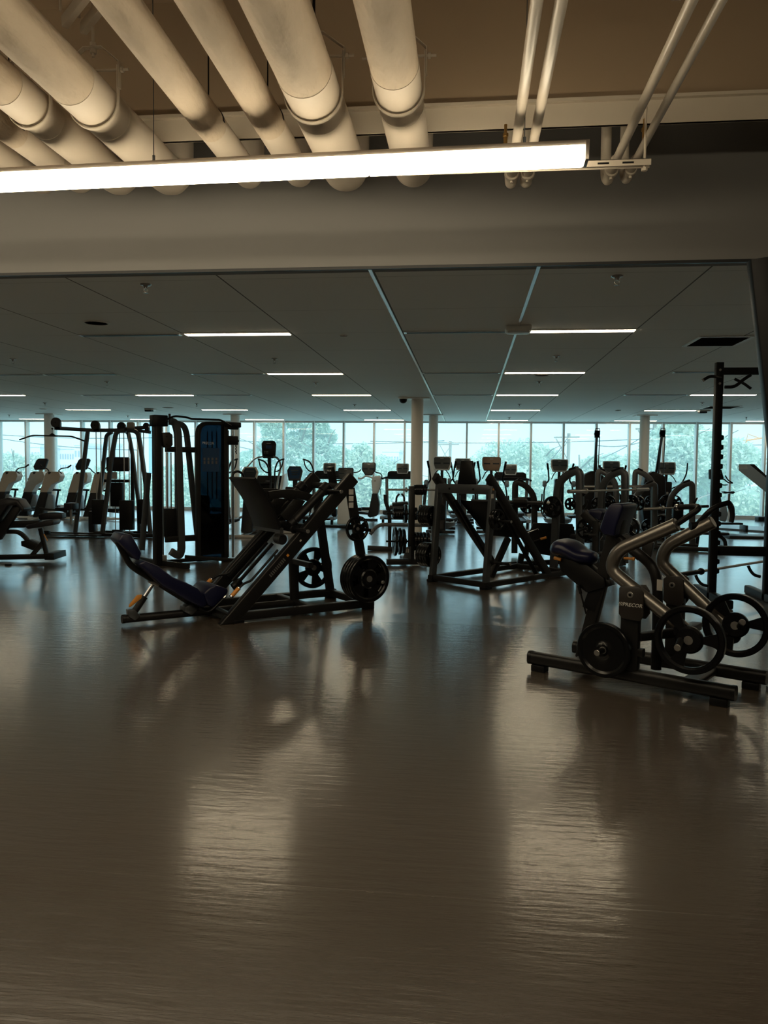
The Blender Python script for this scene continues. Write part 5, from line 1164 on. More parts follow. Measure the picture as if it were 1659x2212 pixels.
def loop_trainer(px, Y, top_px, lab, blue=False):
    p = atY(px, top_px, Y); z = p.z
    t = thing('elliptical_trainer', lab, 'elliptical', (p.x, Y, 0), R(6), 'ellipticals with looped handles')
    o = [(-.13, -.17), (.13, -.17), (.17, .05), (.12, .15), (-.12, .15), (-.17, .05)]; rot = Matrix.Rotation(R(-20), 3, 'X')
    for nm, m, sc_f, a, c in (('console', K['beige'] if not blue else K['dark'], 1, -.03, .03), ('console_face', K['screen'] if not blue else K['blue'], .8, -.034, -.031)):
        b = MB().prism([(x*sc_f, y_*sc_f) for x, y_ in o], a, c); b.v = [rot @ q for q in b.v]; b.build(nm, m, t, .008 if nm == 'console' else 0, loc=(0, 0, z-.16))
    for i in range(3):
        b = MB().box((0, -.037, .05-.05*i), (.16-.02*i, .003, .022)); b.v = [rot @ q for q in b.v]; b.build('display_slot', K['dark'] if i else K['cons'], t, loc=(0, 0, z-.16))
    for sx in (-1, 1):
        MB().tube([(.20*sx, -.25, z+.14), (.34*sx, -.2, z+.10), (.42*sx, -.12, z-.08), (.43*sx, -.05, z-.40), (.38*sx, -.2, .50), (.34*sx, -.3, .30)], .017, rad=.10, n=10).build('moving_arm', K['dark'], t)
        MB().tube([(.22*sx, -.24, z+.12), (.25*sx, -.22, z-.02), (.33*sx, -.15, z-.12), (.43*sx, -.08, z-.13)], .014, rad=.06, n=10).build('loop_handle', K['dark'], t)
        MB().rbox((.26*sx-.1, -.6, .28), (.26*sx+.1, -.2, .34)).build('pedal', K['black'], t, .02)
    MB().bar([(0, .05, z-.3), (0, .15, .5)], .08, .10).build('console_post', K['dark'], t)
    MB().prismx([(-.1, .8), (.25, .85), (.5, .5), (.5, .06), (-.4, .06)], -.12, .12).build('drive_shroud', K['dark'], t, .04, 3)
    MB().rbox((-.28, -.9, .0), (.28, -.8, .06)).rbox((-.28, .5, 0), (.28, .6, .06)).rbox((-.04, -.85, .02), (.04, .55, .06)).build('base_frame', K['steel'], t, .006)
loop_trainer(540, 15.2, 1007, 'elliptical with round looped handles and beige console, behind the foot plate')
loop_trainer(637, 16.4, 1006, 'elliptical with looped handles and blue screen', blue=True)
# recumbent-style console machine left of the white elliptical
p = atY(747, 1011, 17.5); t = thing('upright_console_bike', 'low machine with a wide black console beside the leg press top', 'exercise bike', (p.x, 17.5, 0), 0)
console_face(t, (0, 0, p.z-.13), .36, .27, K['dark'])
MB().bar([(0, .05, p.z-.2), (0, .1, .25)], .08, .10).build('console_post', K['dark'], t)
MB().prismx([(-.3, .7), (.15, .75), (.3, .3), (.3, .08), (-.35, .08)], -.14, .14).build('drive_housing', K['white'], t, .04)
MB().disc((-.24, -.1, .34), (1, 0, 0), .10, .10, 18, .02).build('pedal_crank', K['black'], t)
MB().rbox((-.62, -.1, .0), (.3, 0.0, .05)).build('base_frame', K['dark'], t, .006)
MB().tube([(-.28, -.3, p.z-.30), (-.1, -.05, p.z-.28), (.1, -.05, p.z-.28), (.28, -.3, p.z-.30)], .015, rad=.05, side=(0, 0, 1)).build('handlebar', K['black'], t)
# stair climber
SCY = 18.2; p = atY(581, 952, SCY)
t = thing('stair_climber', 'tall stair climber with a high tablet-like console and curved rails', 'stair climber', (p.x, SCY, 0), R(4)); z = p.z
b = MB().prism([(-.16, -.19), (.16, -.19), (.18, .12), (.13, .19), (-.13, .19), (-.18, .12)], -.03, .03); b.build('console', K['plastic'], t, .02, 3, loc=(0, 0, z-.19))
MB().rbox((-.07, -.034, z-.19), (.07, -.030, z-.11)).build('screen', K['blue'], t)
MB().rbox((-.05, -.034, z-.07), (.05, -.031, z-.055)).build('console_mark', K['print'], t)
for k in range(6): MB().rbox((-.10+.035*(k % 3), -.034, z-.27-.035*(k//3)), (-.085+.035*(k % 3), -.031, z-.255-.035*(k//3))).build('console_key', K['label'], t)
MB().rbox((-.13, -.10, z-.42), (.13, .02, z-.38)).build('console_tray', K['dark'], t, .01)
MB().tube([(0, .05, z-.40), (0, .12, z-.95)], .045, n=14).build('console_post', K['dark'], t)
MB().lathe([(.0, 0), (.20, -.01), (.26, -.05), (.18, -.11), (.0, -.13)], (0, .15, z-.92), n=24).build('post_collar', K['white'], t, ang=50)
MB().tube([(-.12, -.05, z-.38), (-.30, -.15, z-.42), (-.55, -.5, z-.78), (-.55, -.6, .9)], .020, rad=.12).build('handrail', K['chrome'], t)
MB().tube([(.12, -.05, z-.38), (.26, -.2, z-.42), (.38, -.45, z-.62), (.33, -.7, z-.95), (.36, -.9, .5)], .024, rad=.2).build('handrail', K['steel'], t)
MB().prismx([(-.9, .10), (-.9, .35), (-.1, 1.18), (.35, 1.22), (.45, .1)], -.40, -.33).build('side_shroud', K['white'], t, .02)
MB().prismx([(-.9, .10), (-.9, .35), (-.1, 1.18), (.35, 1.22), (.45, .1)], .33, .40).build('side_shroud', K['white'], t, .02)
for k in range(4): MB().rbox((-.32, -.85+.2*k, .30+.22*k), (.32, -.62+.2*k, .34+.22*k)).rbox((-.32, -.65+.2*k, .12+.22*k), (.32, -.62+.2*k, .34+.22*k)).build('step', K['black'], t, .004)
MB().rbox((-.33, -.1, .1), (.33, .4, 1.16)).build('drive_housing', K['black'], t, .01)
MB().bar([(-.75, -1.2, .05), (-.35, -.3, .30)], .05, .04, side=(0, 0, 1)).build('side_strut', K['steel'], t)
MB().rbox((-.4, -.95, 0), (.4, .45, .10)).build('base_frame', K['dark'], t, .01)
# white side-on ellipticals
def side_elliptical(fr, Z, pxs, lab, two=True, console=None, handle=None, wheel=None, split=None, mirror=1, k=.9, group='white ellipticals in a row'):
    root = thing('elliptical_trainer', lab, 'elliptical', fr.loc(), fr.a, group)
    q = [Z(x, y, -.09) for x, y in pxs]; pts = [(p.x, p.z) for p in q]
    n = len(pts)//2          # left side listed bottom to top, then right side top to bottom
    zc = split
    def clip(poly, z, keep):
        out = []
        for i in range(len(poly)):
            a, b = poly[i-1], poly[i]; ia, ib = (a[1] > z) == keep, (b[1] > z) == keep
            if ia != ib:
                f = (z-a[1])/(b[1]-a[1]); out.append((a[0]+(b[0]-a[0])*f, z))
            if ib: out.append(b)
        return out
    MB().prism(clip(pts, zc, True), -.12, .12).build('upper_housing', K['white'], root, .02, 3)
    MB().prism(clip(pts, zc, True), -.123, -.121).build('side_trim', K['beige'], root) if two else None
    MB().prism([(x, max(z, .02)) for x, z in clip(pts, zc, False)], -.12, .12).build('lower_housing', K['dark'], root, .02, 3)
    return root
ZL = lambda fr: zz(fr, 0, 880, .12056)
wl = [([(-170, 1950), (-40, 1500), (70, 1180), (120, 1140), (300, 1150), (325, 1230), (290, 1310), (170, 1370), (110, 1480), (20, 1800), (0, 1950)], 18.3, 'pale elliptical housing cut by the left edge, low console', None, (285, 1140, 330, 1090, 450, 1070, 515, 1025)),
      ([(310, 1960), (430, 1500), (560, 1170), (610, 1145), (780, 1155), (810, 1230), (770, 1330), (660, 1390), (590, 1500), (500, 1850), (480, 1960)], 18.9, 'pale elliptical second from the left edge with a raised console', (745, 1015), (880, 1150, 850, 1100, 760, 1075, 720, 1025)),
      ([(590, 1960), (700, 1600), (830, 1180), (870, 1150), (1060, 1155), (1090, 1230), (1060, 1320), (930, 1380), (860, 1500), (780, 1830), (770, 1960)], 18.3, 'pale elliptical with beige upper housing, third from the left edge', None, (1050, 1140, 1090, 1095, 1210, 1080, 1275, 1035)),
      ([(1120, 1960), (1220, 1550), (1330, 1200), (1370, 1165), (1560, 1165), (1580, 1230), (1560, 1340), (1450, 1390), (1380, 1520), (1300, 1850), (1290, 1960)], 18.6, 'pale elliptical with raised console behind the slanted gym leg', (1495, 1015), (1650, 1140, 1620, 1100, 1540, 1075, 1500, 1040)),
      ([(1490, 1960), (1600, 1600), (1700, 1200), (1740, 1165), (1930, 1170), (1950, 1240), (1880, 1380), (1760, 1520), (1690, 1850), (1670, 1960)], 18.3, 'pale elliptical partly hidden behind the multi gym stacks', None, (1850, 1140, 1900, 1080, 2000, 1040, 2060, 1020))]
for i, (pxs, Y, lab, con, hd) in enumerate(wl):
    c0 = atY(sum(p[0] for p in pxs)/len(pxs)*.12056, 1115, Y); fr = Frame(c0.x, Y, 0); Z = ZL(fr)
    root = side_elliptical(fr, Z, pxs, lab, split=Z(0, 1505).z)
    b0 = Z(pxs[0][0], 1950); b1 = Z(pxs[-1][0], 1950)
    wz = [Z(x+pxs[-1][0]-770, y, .02) for x, y in ((800, 1780), (850, 1520), (960, 1580), (970, 1700), (970, 1850), (800, 1870))]
    MB().prism([(p.x, max(.06, p.z)) for p in wz], -.05, .10).build('wheel_cover', K['bluegrey'], root, .03, 3)
    s0 = Z(pxs[2][0]+30, 1165, -.125); MB().prism([(s0.x, s0.z+.01), (s0.x+.08, s0.z+.01), (s0.x+.05, s0.z-.04), (s0.x+.01, s0.z-.05)], -.128, -.124).build('vent', K['dark'], root)
    q = [Z(hd[j], hd[j+1], -.25 if j < 2 else -.3) for j in range(0, 8, 2)]; MB().tube(q, .014, rad=.05, n=10).tube([q[0], (q[0].x, -.1, q[0].z-.06)], .014, n=8).build('curved_handle', K['dark'], root)
    MB().tube([q[-1], q[-2]], .019, n=10).build('handle_grip', K['rubber'], root)
    if con:
        pc_ = Z(con[0], con[1]); w_ = [Z(con[0]+x, con[1]+y, 0) for x, y in ((-135, 45), (-75, -75), (-40, -98), (100, -98), (130, -70), (80, 60), (60, 100), (-110, 110))]
        MB().prism([(p.x, p.z) for p in w_], -.05, .03).build('console', K['dark'], root, .02, 3)
        f = [Z(con[0]+x, con[1]+y, -.052) for x, y in ((-95, 30), (-50, -60), (50, -60), (30, 50))]
        MB().prism([(p.x, p.z) for p in f], -.054, -.051).build('screen', K['screen'], root)
        MB().bar([(pc_.x, .0, pc_.z-.1), (pc_.x-.03, 0, pc_.z-.22)], .06, .08).build('console_stalk', K['beige'], root)
    else:
        q = [Z(pxs[0][0]+x, y, .2) for x, y in ((620, 1370), (680, 1500))]
        MB().bar(q, .05, .06).bar([Z(pxs[0][0]+380, 1505, .2), Z(pxs[0][0]+520, 1510, .2)], .05, .035).bar([Z(pxs[0][0]+510, 1510, .2), Z(pxs[0][0]+480, 1740, .2)], .03, .035).build('pedal_linkage', K['dark'], root) if False else None
    # pedals and base
    for j, v in enumerate((-.16, .18)):
        MB().bar([(b1.x+.0, v, .28), (b1.x+.75, v, .22)], .05, .05).build('pedal_arm', K['dark'], root)
        MB().rbox((b1.x+.45, v-.08, .26), (b1.x+.80, v+.08, .31)).build('pedal', K['black'], root, .02)
    MB().bar([(b1.x+.2, .25, .30), (b1.x+.28, .25, .72)], .04, .04).bar([(b1.x+.05, .25, .74), (b1.x+.34, .25, .73)], .05, .05).bar([(b1.x+.08, .25, .74), (b1.x-.04, .18, 1.02)], .06, .07).build('arm_linkage', K['dark'], root)
    MB().rbox((b0.x-.05, -.04, .02), (b1.x+1.0, .04, .07)).rbox((b0.x, -.25, 0), (b0.x+.08, .25, .05)).rbox((b1.x+.95, -.25, 0), (b1.x+1.03, .25, .05)).build('base_frame', K['white'], root, .006)
# white elliptical right of the leg press
fr = Frame(atY(800, 1015, 19.9).x, 19.9, 0); Z = zz(fr, 640, 970, .1567)
root = side_elliptical(fr, Z, [(1015, 945), (985, 920), (1000, 850), (1050, 600), (1035, 440), (1065, 375), (1150, 365), (1170, 400), (1165, 500), (1120, 620), (1145, 760), (1130, 900), (1100, 925)], 'white and grey elliptical with octagonal console, right of the leg press', two=False, split=Z(1000, 612).z, group='white ellipticals in a row')
p = Z(1000, 275); console_face(root, (p.x, 0, p.z), .36, .34, K['dark'], taper=.5)
MB().tube([Z(850, 400, -.1), Z(900, 410, -.1), Z(960, 365, -.1), Z(1060, 400, -.1)], .022, rad=.05).build('crossbar', K['white'], root)
for w in (((770, 330), (860, 315), (895, 280)), ((1055, 280), (1090, 320), (1160, 335), (1185, 370), (1170, 410))):
    q = [Z(x, y, -.25) for x, y in w]; MB().tube(q, .014, rad=.05, n=10).build('curved_handle', K['dark'], root)
q = [Z(x, y, -.1) for x, y in ((1140, 500), (1165, 580), (1155, 625))]; MB().tube(q, .010, rad=.03).build('rear_bar', K['steel'], root)
MB().rbox((Z(1080, 430, 0).x, -.1225, Z(0, 435).z), (Z(1105, 430, 0).x, -.1205, Z(0, 415).z)).build('white_sticker', K['label'], root)
for x in (850, 950): p = Z(x, 830, 0); MB().rbox((p.x-.14, -.2 if x < 900 else .05, p.z-.03), (p.x+.12, -.05 if x < 900 else .2, p.z+.05)).build('pedal', K['black'], root, .02)
MB().bar([Z(820, 870, 0), Z(1000, 890, 0)], .2, .06).build('pedal_ramp', K['dark'], root)
MB().rbox((Z(820, 900, 0).x, -.25, 0), (Z(830, 900, 0).x+.1, .25, .06)).rbox((Z(820, 0, 0).x, -.04, .0), (Z(1130, 0, 0).x, .04, .05)).build('base_frame', K['dark'], root, .006)
# rope pulling towers
for px, Y, top, pts, lab in ((1290, 16.6, 928, (), 'tall rope pulling tower left of the far column'), (1431, 16.8, 927, (), 'tall rope pulling tower right of the far column')):
    p = atY(px, top, Y); t = thing('rope_trainer', lab, 'rope machine', (p.x, Y, 0), 0, 'rope pulling towers'); z = p.z; dx = atY(px-(6 if px < 1400 else 16), 1030, Y).x-p.x
    MB().tube([(-.03, 0, z-.02), (-.03, 0, z+.02), (.05, 0, z+.02), (.05, 0, z-.04)], .010, n=8).disc((0, 0, z-.09), (0, 1, 0), .06, .06, 18).prism([(-.05, z-.17), (.05, z-.17), (.06, z-.02), (-.05, z-.02)], -.03, .03).build('pulley_head', K['black'], t)
    MB().bar([(.0, .03, z-.15), (dx, .03, 1.10), (dx, .03, .25)], .05, .05, rad=.02).build('mast', K['black'], t)
    r = MB()
    r.tube([(-.02, -.03, z-.15), (dx+.05, -.03, 1.05)], .016, n=8).tube([(.05, -.03, z-.15), (.03, -.03, 1.0)], .010, n=8); r.build('rope', K['dark'], t)
    MB().prism([(dx-.30, .85), (dx-.22, 1.28), (dx-.05, 1.36), (dx+.18, 1.25), (dx+.22, .25), (dx-.22, .25)], -.15, .18).build('drive_housing', K['black'], t, .03, 3)
    MB().rbox((dx-.35, -1.0, .02), (dx+.35, .3, .08)).rbox((dx-.05, -.9, .08), (dx+.05, .1, .25)).build('base_frame', K['dark'], t, .01)
    MB().rbox((dx-.18, -.95, .42), (dx+.18, -.6, .50)).build('seat_pad', K['vblack'], t, .02); MB().bar([(dx, -.78, .06), (dx, -.78, .42)], .06, .06).build('seat_post', K['dark'], t)
# machine with pale blue shield by the far column
p = atY(1398, 1050, 17.6); t = thing('pale_shield_machine', 'machine with a pale blue keyhole-shaped shield beside the far column', 'exercise machine', (p.x, 17.6, 0))
MB().prism([(-.16, .30), (-.10, .1), (.12, .1), (.18, .35), (.15, .85), (.10, 1.05), (.05, 1.12), (0, 1.02), (-.06, 1.12), (-.12, 1.02), (-.17, .75)], -.04, .04).build('shield', K['bluegrey'], t, .02)
MB().rbox((-.2, -.3, 0), (.2, .3, .10)).build('base', K['dark'], t, .01); MB().disc((0, -.045, .80), (0, 1, 0), .02, .01, 12).build('bolt', K['dark'], t)
# exercise bike and ladder machine at right
BK = Frame(atY(1575, 1015, 18.6).x, 18.6, 0); Z = zz(BK, 1380, 980, .1682)
root = thing('exercise_bike', 'upright exercise bike with pale body, seen right of the rack post', 'exercise bike', BK.loc())
tprism(((905, 210), (935, 195), (1065, 205), (1095, 320), (1040, 335), (910, 330)), Z, -.05, .05, K['plastic'], 'console', .015)
for w in (((1030, 330), (1090, 325), (1150, 375), (1205, 380)), ((1110, 280), (1145, 340), (1205, 375)), ((1035, 390), (1090, 405), (1140, 400))):
    q = [Z(x, y, -.15) for x, y in w]; MB().tube(q, .014, rad=.04, n=10).build('handlebar', K['black'], root)
tprism(((1085, 492), (1100, 482), (1160, 492), (1225, 482), (1243, 497), (1215, 518), (1160, 508), (1110, 515)), Z, -.09, .09, K['vblack'], 'saddle', .015)
trace_bar(((1160, 515), (1150, 700)), .04, .05, K['steel'], 'seat_post', Z=Z); trace_bar(((1155, 620), (1200, 680), (1205, 760), (1180, 880)), .06, .09, K['dark'], 'rear_arc', Z=Z)
tprism(((1040, 860), (1030, 740), (1060, 680), (1130, 660), (1150, 780), (1120, 880)), Z, -.08, .08, K['bluegrey'], 'wheel_housing', .03)
trace_bar(((1060, 720), (1000, 420), (990, 330)), .06, .07, K['dark'], 'front_post', Z=Z)
tprism(((1010, 885), (1340, 890), (1340, 915), (1010, 912)), Z, -.12, .12, K['dark'], 'base_frame', .006)
MB().rbox((-.3, -.2, 0), (-.24, .2, .14)).rbox((.34, -.2, 0), (.40, .2, .14)).build('base_feet', K['dark'], root, .006)
JL = Frame(atY(1640, 1015, 16.5).x, 16.5, 0); Z = zz(JL, 1380, 980, .1682)
root = thing('ladder_climber', 'inclined ladder climbing machine with lettered grey end face, cut by the right edge', 'climber', JL.loc())
e = [Z(x, y, 0) for x, y in ((1268, 135), (1405, 135), (1402, 215), (1398, 222), (1268, 215))]
d = Z(1600, 375, .0)-Z(1400, 218, 0)
def slab_from(poly, vec, nm, m, v0, v1):
    n = len(poly); A = [Vector((p.x, v0, p.z)) for p in poly]; B = [p+vec+Vector((0, v1-v0, 0)) for p in A]
    MB().add(A+B, [tuple(range(n)), tuple(reversed(range(n, 2*n)))]+[(i, i+n, (i+1) % n+n, (i+1) % n) for i in range(n)]).build(nm, m, root, .004)
slab_from([e[0], e[1], e[2], e[4]], d*3.6, 'near_rail', K['bluegrey'], -.06, .02)
tprism(((1402, 136), (1485, 136), (1900, 520), (1900, 640), (1402, 216)), Z, .03, .45, K['black'], 'ladder_body', .004)
p = Z(1333, 160, -.07); text_obj("JACOBS", .055, K['print'], root, (p.x, -.062, p.z), (R(90), 0, 0)); p = Z(1333, 185, -.07); text_obj("LADDER", .055, K['print'], root, (p.x, -.062, p.z), (R(90), 0, 0))
q = Z(1950, 600, 0); MB().bar([(q.x, .2, 0.02), (q.x, .2, q.z)], .12, .10).build('support_post', K['black'], root); MB().rbox((q.x-1.2, -.1, 0), (q.x+.6, .5, .05)).build('base_frame', K['dark'], root, .01)
# flat bench and low rail
FB = Frame(atZ(1572, 1180, 0).x, 14.2, 0); Z = zz(FB, 1380, 980, .1682)
root = thing('flat_bench', 'flat black bench on a curved leg, left of the rack base', 'bench', FB.loc())
tprism(((700, 1008), (1165, 1018), (1170, 1045), (1090, 1055), (700, 1035)), Z, -.13, .13, K['vblack'], 'bench_pad', .015)
trace_bar(((1000, 1050), (1070, 1075), (1105, 1120), (1115, 1200)), .05, .06, K['frame'], 'curved_leg', Z=Z); trace_bar(((760, 1040), (740, 1160)), .05, .06, K['frame'], 'straight_leg', Z=Z, down=True)
q = Z(1115, 1200, 0); MB().bar([(q.x, 0, q.z), (q.x, 0, .03)], .05, .06).rbox((q.x-.05, -.2, 0), (q.x+.05, .2, .05)).build('foot', K['frame'], root, .004)
p = atZ(1640, 1150, 0); t = thing('floor_platform', 'thin grey floor platform edge near the windows at right', 'platform', (p.x, p.y, 0)); MB().add([(-1.2, 1.2, 0), (.9, -.8, 0), (1.8, .2, 0), (-.3, 2.2, 0), (-1.2, 1.2, .04), (.9, -.8, .04), (1.8, .2, .04), (-.3, 2.2, .04)], [(0, 1, 2, 3), (4, 5, 6, 7), (0, 1, 5, 4), (1, 2, 6, 5), (2, 3, 7, 6), (3, 0, 4, 7)]).build('platform_top', K['bluegrey'], t)
p = atZ(1640, 1120, 0); t = thing('low_bench_step', 'long low black step by the far right window', 'step', (p.x, min(p.y, 22.6), 0)); MB().rbox((-.5, -.15, 0), (.6, .15, .12)).build('step_body', K['black'], t, .02)

# ------------------------------------------------------------------ outside: ground, trees, buildings, wires
GZ = -3.5
struct('ground_outside', MB().rbox((-260, WY+.6, GZ-.3), (260, 420, GZ)), K['conc'])
tag(MB().rbox((-120, 38, GZ), (120, 62, GZ+.04)).build('grass_verge', K['grass']), 'pale green grass verge outside the windows', 'grass', kind='stuff')
def crown(seed, n, rx, rz, lw, needle=False, airy=.5):
    rnd = random.Random(seed); b = MB(); lobes = []
    for i in range(9 if not needle else 13):
        if needle:
            t_ = i/12; lobes.append((rnd.uniform(-.6, .6)*rx*(1-t_*.6), rnd.uniform(-.4, .4)*rx, (t_-.5)*2*rz*.9, rx*(.55-.3*t_), rz*.14))
        else:
            a = rnd.uniform(0, 6.28); q = rnd.uniform(.1, .65); lobes.append((math.cos(a)*q*rx, math.sin(a)*q*rx, rnd.uniform(-.5, .6)*rz, rx*rnd.uniform(.35, .55), rz*rnd.uniform(.3, .5)))
    vs, fs = [], []
    for i in range(n):
        L = rnd.choice(lobes); u = rnd.uniform(-1, 1); a = rnd.uniform(0, 6.28); s_ = math.sqrt(1-u*u); q = rnd.uniform(.7, 1.08)
        c = Vector((L[0]+s_*math.cos(a)*L[3]*q, L[1]+s_*math.sin(a)*L[3]*q, L[2]+u*L[4]*q))
        m_ = Matrix.Rotation(rnd.uniform(0, 6.28), 3, Vector((rnd.uniform(-1, 1), rnd.uniform(-1, 1), rnd.uniform(-1, 1))).normalized())
        w = lw*rnd.uniform(.6, 1.3); h = w*(.6 if not needle else .35)
        k = len(vs); vs += [c+m_ @ Vector(p) for p in ((-w, 0, 0), (0, -h, .15*w), (w, 0, 0), (0, h, .15*w))]; fs.append((k, k+1, k+2, k+3))
    b.v = vs; b.f = fs
    me = bpy.data.meshes.new('crown'); me.from_pydata([tuple(v) for v in vs], [], fs); return me
CR = {}
def tree(px, D, top_px, hw, lab, kind=0, low=None):
    p = atY(px, top_px, D); hz_ = p.z-GZ; kk = (kind, round(hw), round(hz_/2))
    rz_ = hz_*.5 if kind != 1 else hz_*.48
    key = (kind, lab)
    me = crown(len(CR)*13+5, (9000 if kind == 2 else 11000 if kind == 0 else 8000), hw, rz_*.95 if kind != 2 else rz_*.6, .15 if kind != 1 else .17, kind == 1)
    CR[key] = me; me.materials.append(K['leafb'] if kind == 1 else K['leafa'])
    t = thing('tree', lab, 'tree', (p.x, D, GZ), 0, 'trees outside the windows')
    o = bpy.data.objects.new('crown', me); COL.objects.link(o); o.parent = t; o.location = (0, 0, hz_-(rz_ if kind != 2 else rz_*.62)); o['kind'] = 'stuff'
    tr = MB().tube([(0, 0, 0), (.1, 0, hz_*.4), (-.1, .1, hz_*.9)], .22, n=8, scale=lambda t: 1-.75*t)
    tr.build('trunk', K['bark'], t)
    for k in range(5):
        a = k*1.3; z0 = hz_*(.35+.1*k); MB().tube([(0, 0, z0), (math.cos(a)*hw*.4, math.sin(a)*hw*.4, z0+hz_*.12), (math.cos(a)*hw*.75, math.sin(a)*hw*.75, z0+hz_*.16)], .07, n=6, rad=.3, scale=lambda t: 1-.7*t).build('branch', K['bark'], t)
tl_ = [(585, 48, 895, 3.0, 'tall pine with loose clumps behind the stair climber', 1), (650, 50, 890, 2.8, 'tall pine in the middle of the pine group', 1), (705, 47, 905, 2.4, 'pine with side branches at the right of the pine group', 1),
       (770, 52, 950, 2.6, 'rounded tree right of the pines', 0), (840, 66, 978, 3.6, 'low tree behind the near column at left', 0), (1105, 58, 936, 4.2, 'broad domed tree right of the columns', 0), (1170, 60, 945, 3.4, 'tree on the right shoulder of the domed tree', 0),
       (1065, 62, 965, 2.6, 'smaller tree at the left foot of the domed tree', 0), (1255, 56, 962, 3.4, 'bushy tree left of the left rope tower', 0), (1305, 60, 970, 2.4, 'bushy tree behind the left rope tower', 0), (1470, 40, 900, 2.6, 'airy tree right of the far column', 2), (1535, 44, 905, 2.6, 'airy tree behind the rack post', 2),
       (1445, 46, 960, 2.6, 'low tree below the airy tree', 0), (30, 60, 955, 3.6, 'tree in the far left window', 0), (515, 60, 990, 3.0, 'dark tree right of the cable machine', 0), (1625, 52, 1030, 3.0, 'leafy tree low in the far right window', 0), (260, 66, 1000, 3.6, 'tree seen through the multi gym', 0), (160, 62, 1015, 3.6, 'low tree seen behind the left ellipticals', 0), (1380, 58, 985, 3.0, 'tree hidden by the far column', 0), (960, 66, 1000, 3.6, 'low tree behind the consoles right of the columns', 0), (400, 62, 1000, 3.4, 'tree seen behind the cable machine', 0)]
for a in tl_: tree(*a)
def hedge(x0, x1, D, top_px, lab, seed):
    a, c = atY(x0, top_px, D), atY(x1, top_px, D); L = c.x-a.x; rnd = random.Random(seed); vs, fs = [], []
    for i in range(int(L*420)):
        u = rnd.random(); h_ = (a.z-GZ)*(.82+.18*math.sin(u*L*.9+seed)+.06*math.sin(u*L*3.1)); c_ = Vector((u*L, rnd.uniform(0, 1.6), h_*math.sqrt(rnd.random())))
        m_ = Matrix.Rotation(rnd.uniform(0, 6.28), 3, Vector((rnd.uniform(-1, 1), rnd.uniform(-1, 1), rnd.uniform(-1, 1))).normalized()); w = .17*rnd.uniform(.6, 1.3)
        k = len(vs); vs += [c_+m_ @ Vector(p) for p in ((-w, 0, 0), (0, -w*.6, 0), (w, 0, 0), (0, w*.6, 0))]; fs.append((k, k+1, k+2, k+3))
    me = bpy.data.meshes.new('hedge'); me.from_pydata([tuple(v) for v in vs], [], fs); me.materials.append(K['leafa'])
    o = bpy.data.objects.new('hedge', me); COL.objects.link(o); o.location = (a.x, D, GZ); tag(o, lab, 'hedge', kind='stuff')
hedge(-60, 560, 54, 1012, 'continuous pale green undergrowth outside the left windows', 1)
hedge(560, 900, 50, 1020, 'continuous undergrowth below the pines', 2)
hedge(960, 1460, 50, 1008, 'continuous undergrowth below the domed tree', 3)
hedge(1400, 1700, 48, 1030, 'continuous undergrowth outside the right windows', 4)
def building(px0, px1, D, top_px, lab, m, floors, colsn, depth=12):
    a, c = atY(px0, top_px, D), atY(px1, top_px, D); w, h_ = c.x-a.x, a.z-GZ
    t = thing('building', lab, 'building', (a.x, D, GZ)); MB().rbox((0, 0, 0), (w, depth, h_)).build('walls', m, t); MB().rbox((-.2, -.2, h_), (w+.2, depth+.2, h_+.6)).build('parapet', K['bld'], t)
    for i in range(floors):
        for j in range(colsn):
            x = w*(j+.5)/colsn; z = h_-2.0-(i+.0)*3.0
            if z > 1: MB().rbox((x-w/colsn*.28, -.06, z-.8), (x+w/colsn*.28, .02, z+.7)).build('window', K['win'], t)
building(60, 86, 190, 966, 'pale apartment block far left of the window column', K['bld'], 5, 4)
building(128, 160, 200, 970, 'wide pale apartment block behind the lat bar', K['bld'], 5, 6)
building(160, 180, 176, 962, 'taller pale block right of the wide block', K['bld'], 6, 3)
building(188, 222, 200, 960, 'pale slab block seen behind the multi gym legs', K['bld'], 6, 5)
building(826, 862, 210, 976, 'low pale building left of the near column', K['bld'], 3, 6)
building(1583, 1605, 260, 953, 'blue glass tower in the far right window', K['bldb'], 8, 4)
building(1592, 1642, 230, 972, 'pale gridded apartment building in the far right window', K['bld'], 6, 7)
building(1325, 1372, 210, 985, 'low building between the far mullions', K['bld'], 2, 5)
for x0, x1, top, D, m_, lab in ((835, 905, 1052, 74, K['roofb'], 'blue roofed low shed left of the near column'), (775, 830, 1058, 76, K['bld'], 'pale low house behind the white elliptical'), (830, 880, 1075, 62, K['bld'], 'small pale garage left of the plate tree')):
    a, c = atY(x0, top, D), atY(x1, top, D); w = c.x-a.x; h_ = a.z-GZ; t = thing('low_house', lab, 'house', (a.x, D, GZ))
    MB().rbox((0, 0, 0), (w, 6, h_*.7)).build('walls', K['bld'], t); MB().prismx([(-.4, h_*.7), (3, h_), (6.4, h_*.7)], -.3, w+.3).build('roof', m_, t); MB().rbox((w*.3, -.05, .2), (w*.6, .02, h_*.5)).build('garage_door', K['win'], t)
# fence
a = atY(760, 1080, 46); c = atY(905, 1080, 46); t = thing('wire_fence', 'thin wire fence outside behind the white elliptical', 'fence', (a.x, 46, GZ)); L = c.x-a.x
for k in range(9): MB().tube([(L*k/8, 0, 0), (L*k/8, 0, 2.6)], .03, n=6).build('fence_post', K['steel'], t)
for z in (.6, 1.6, 2.5): MB().tube([(0, 0, z), (L, 0, z)], .02, n=6).build('fence_rail', K['steel'], t)
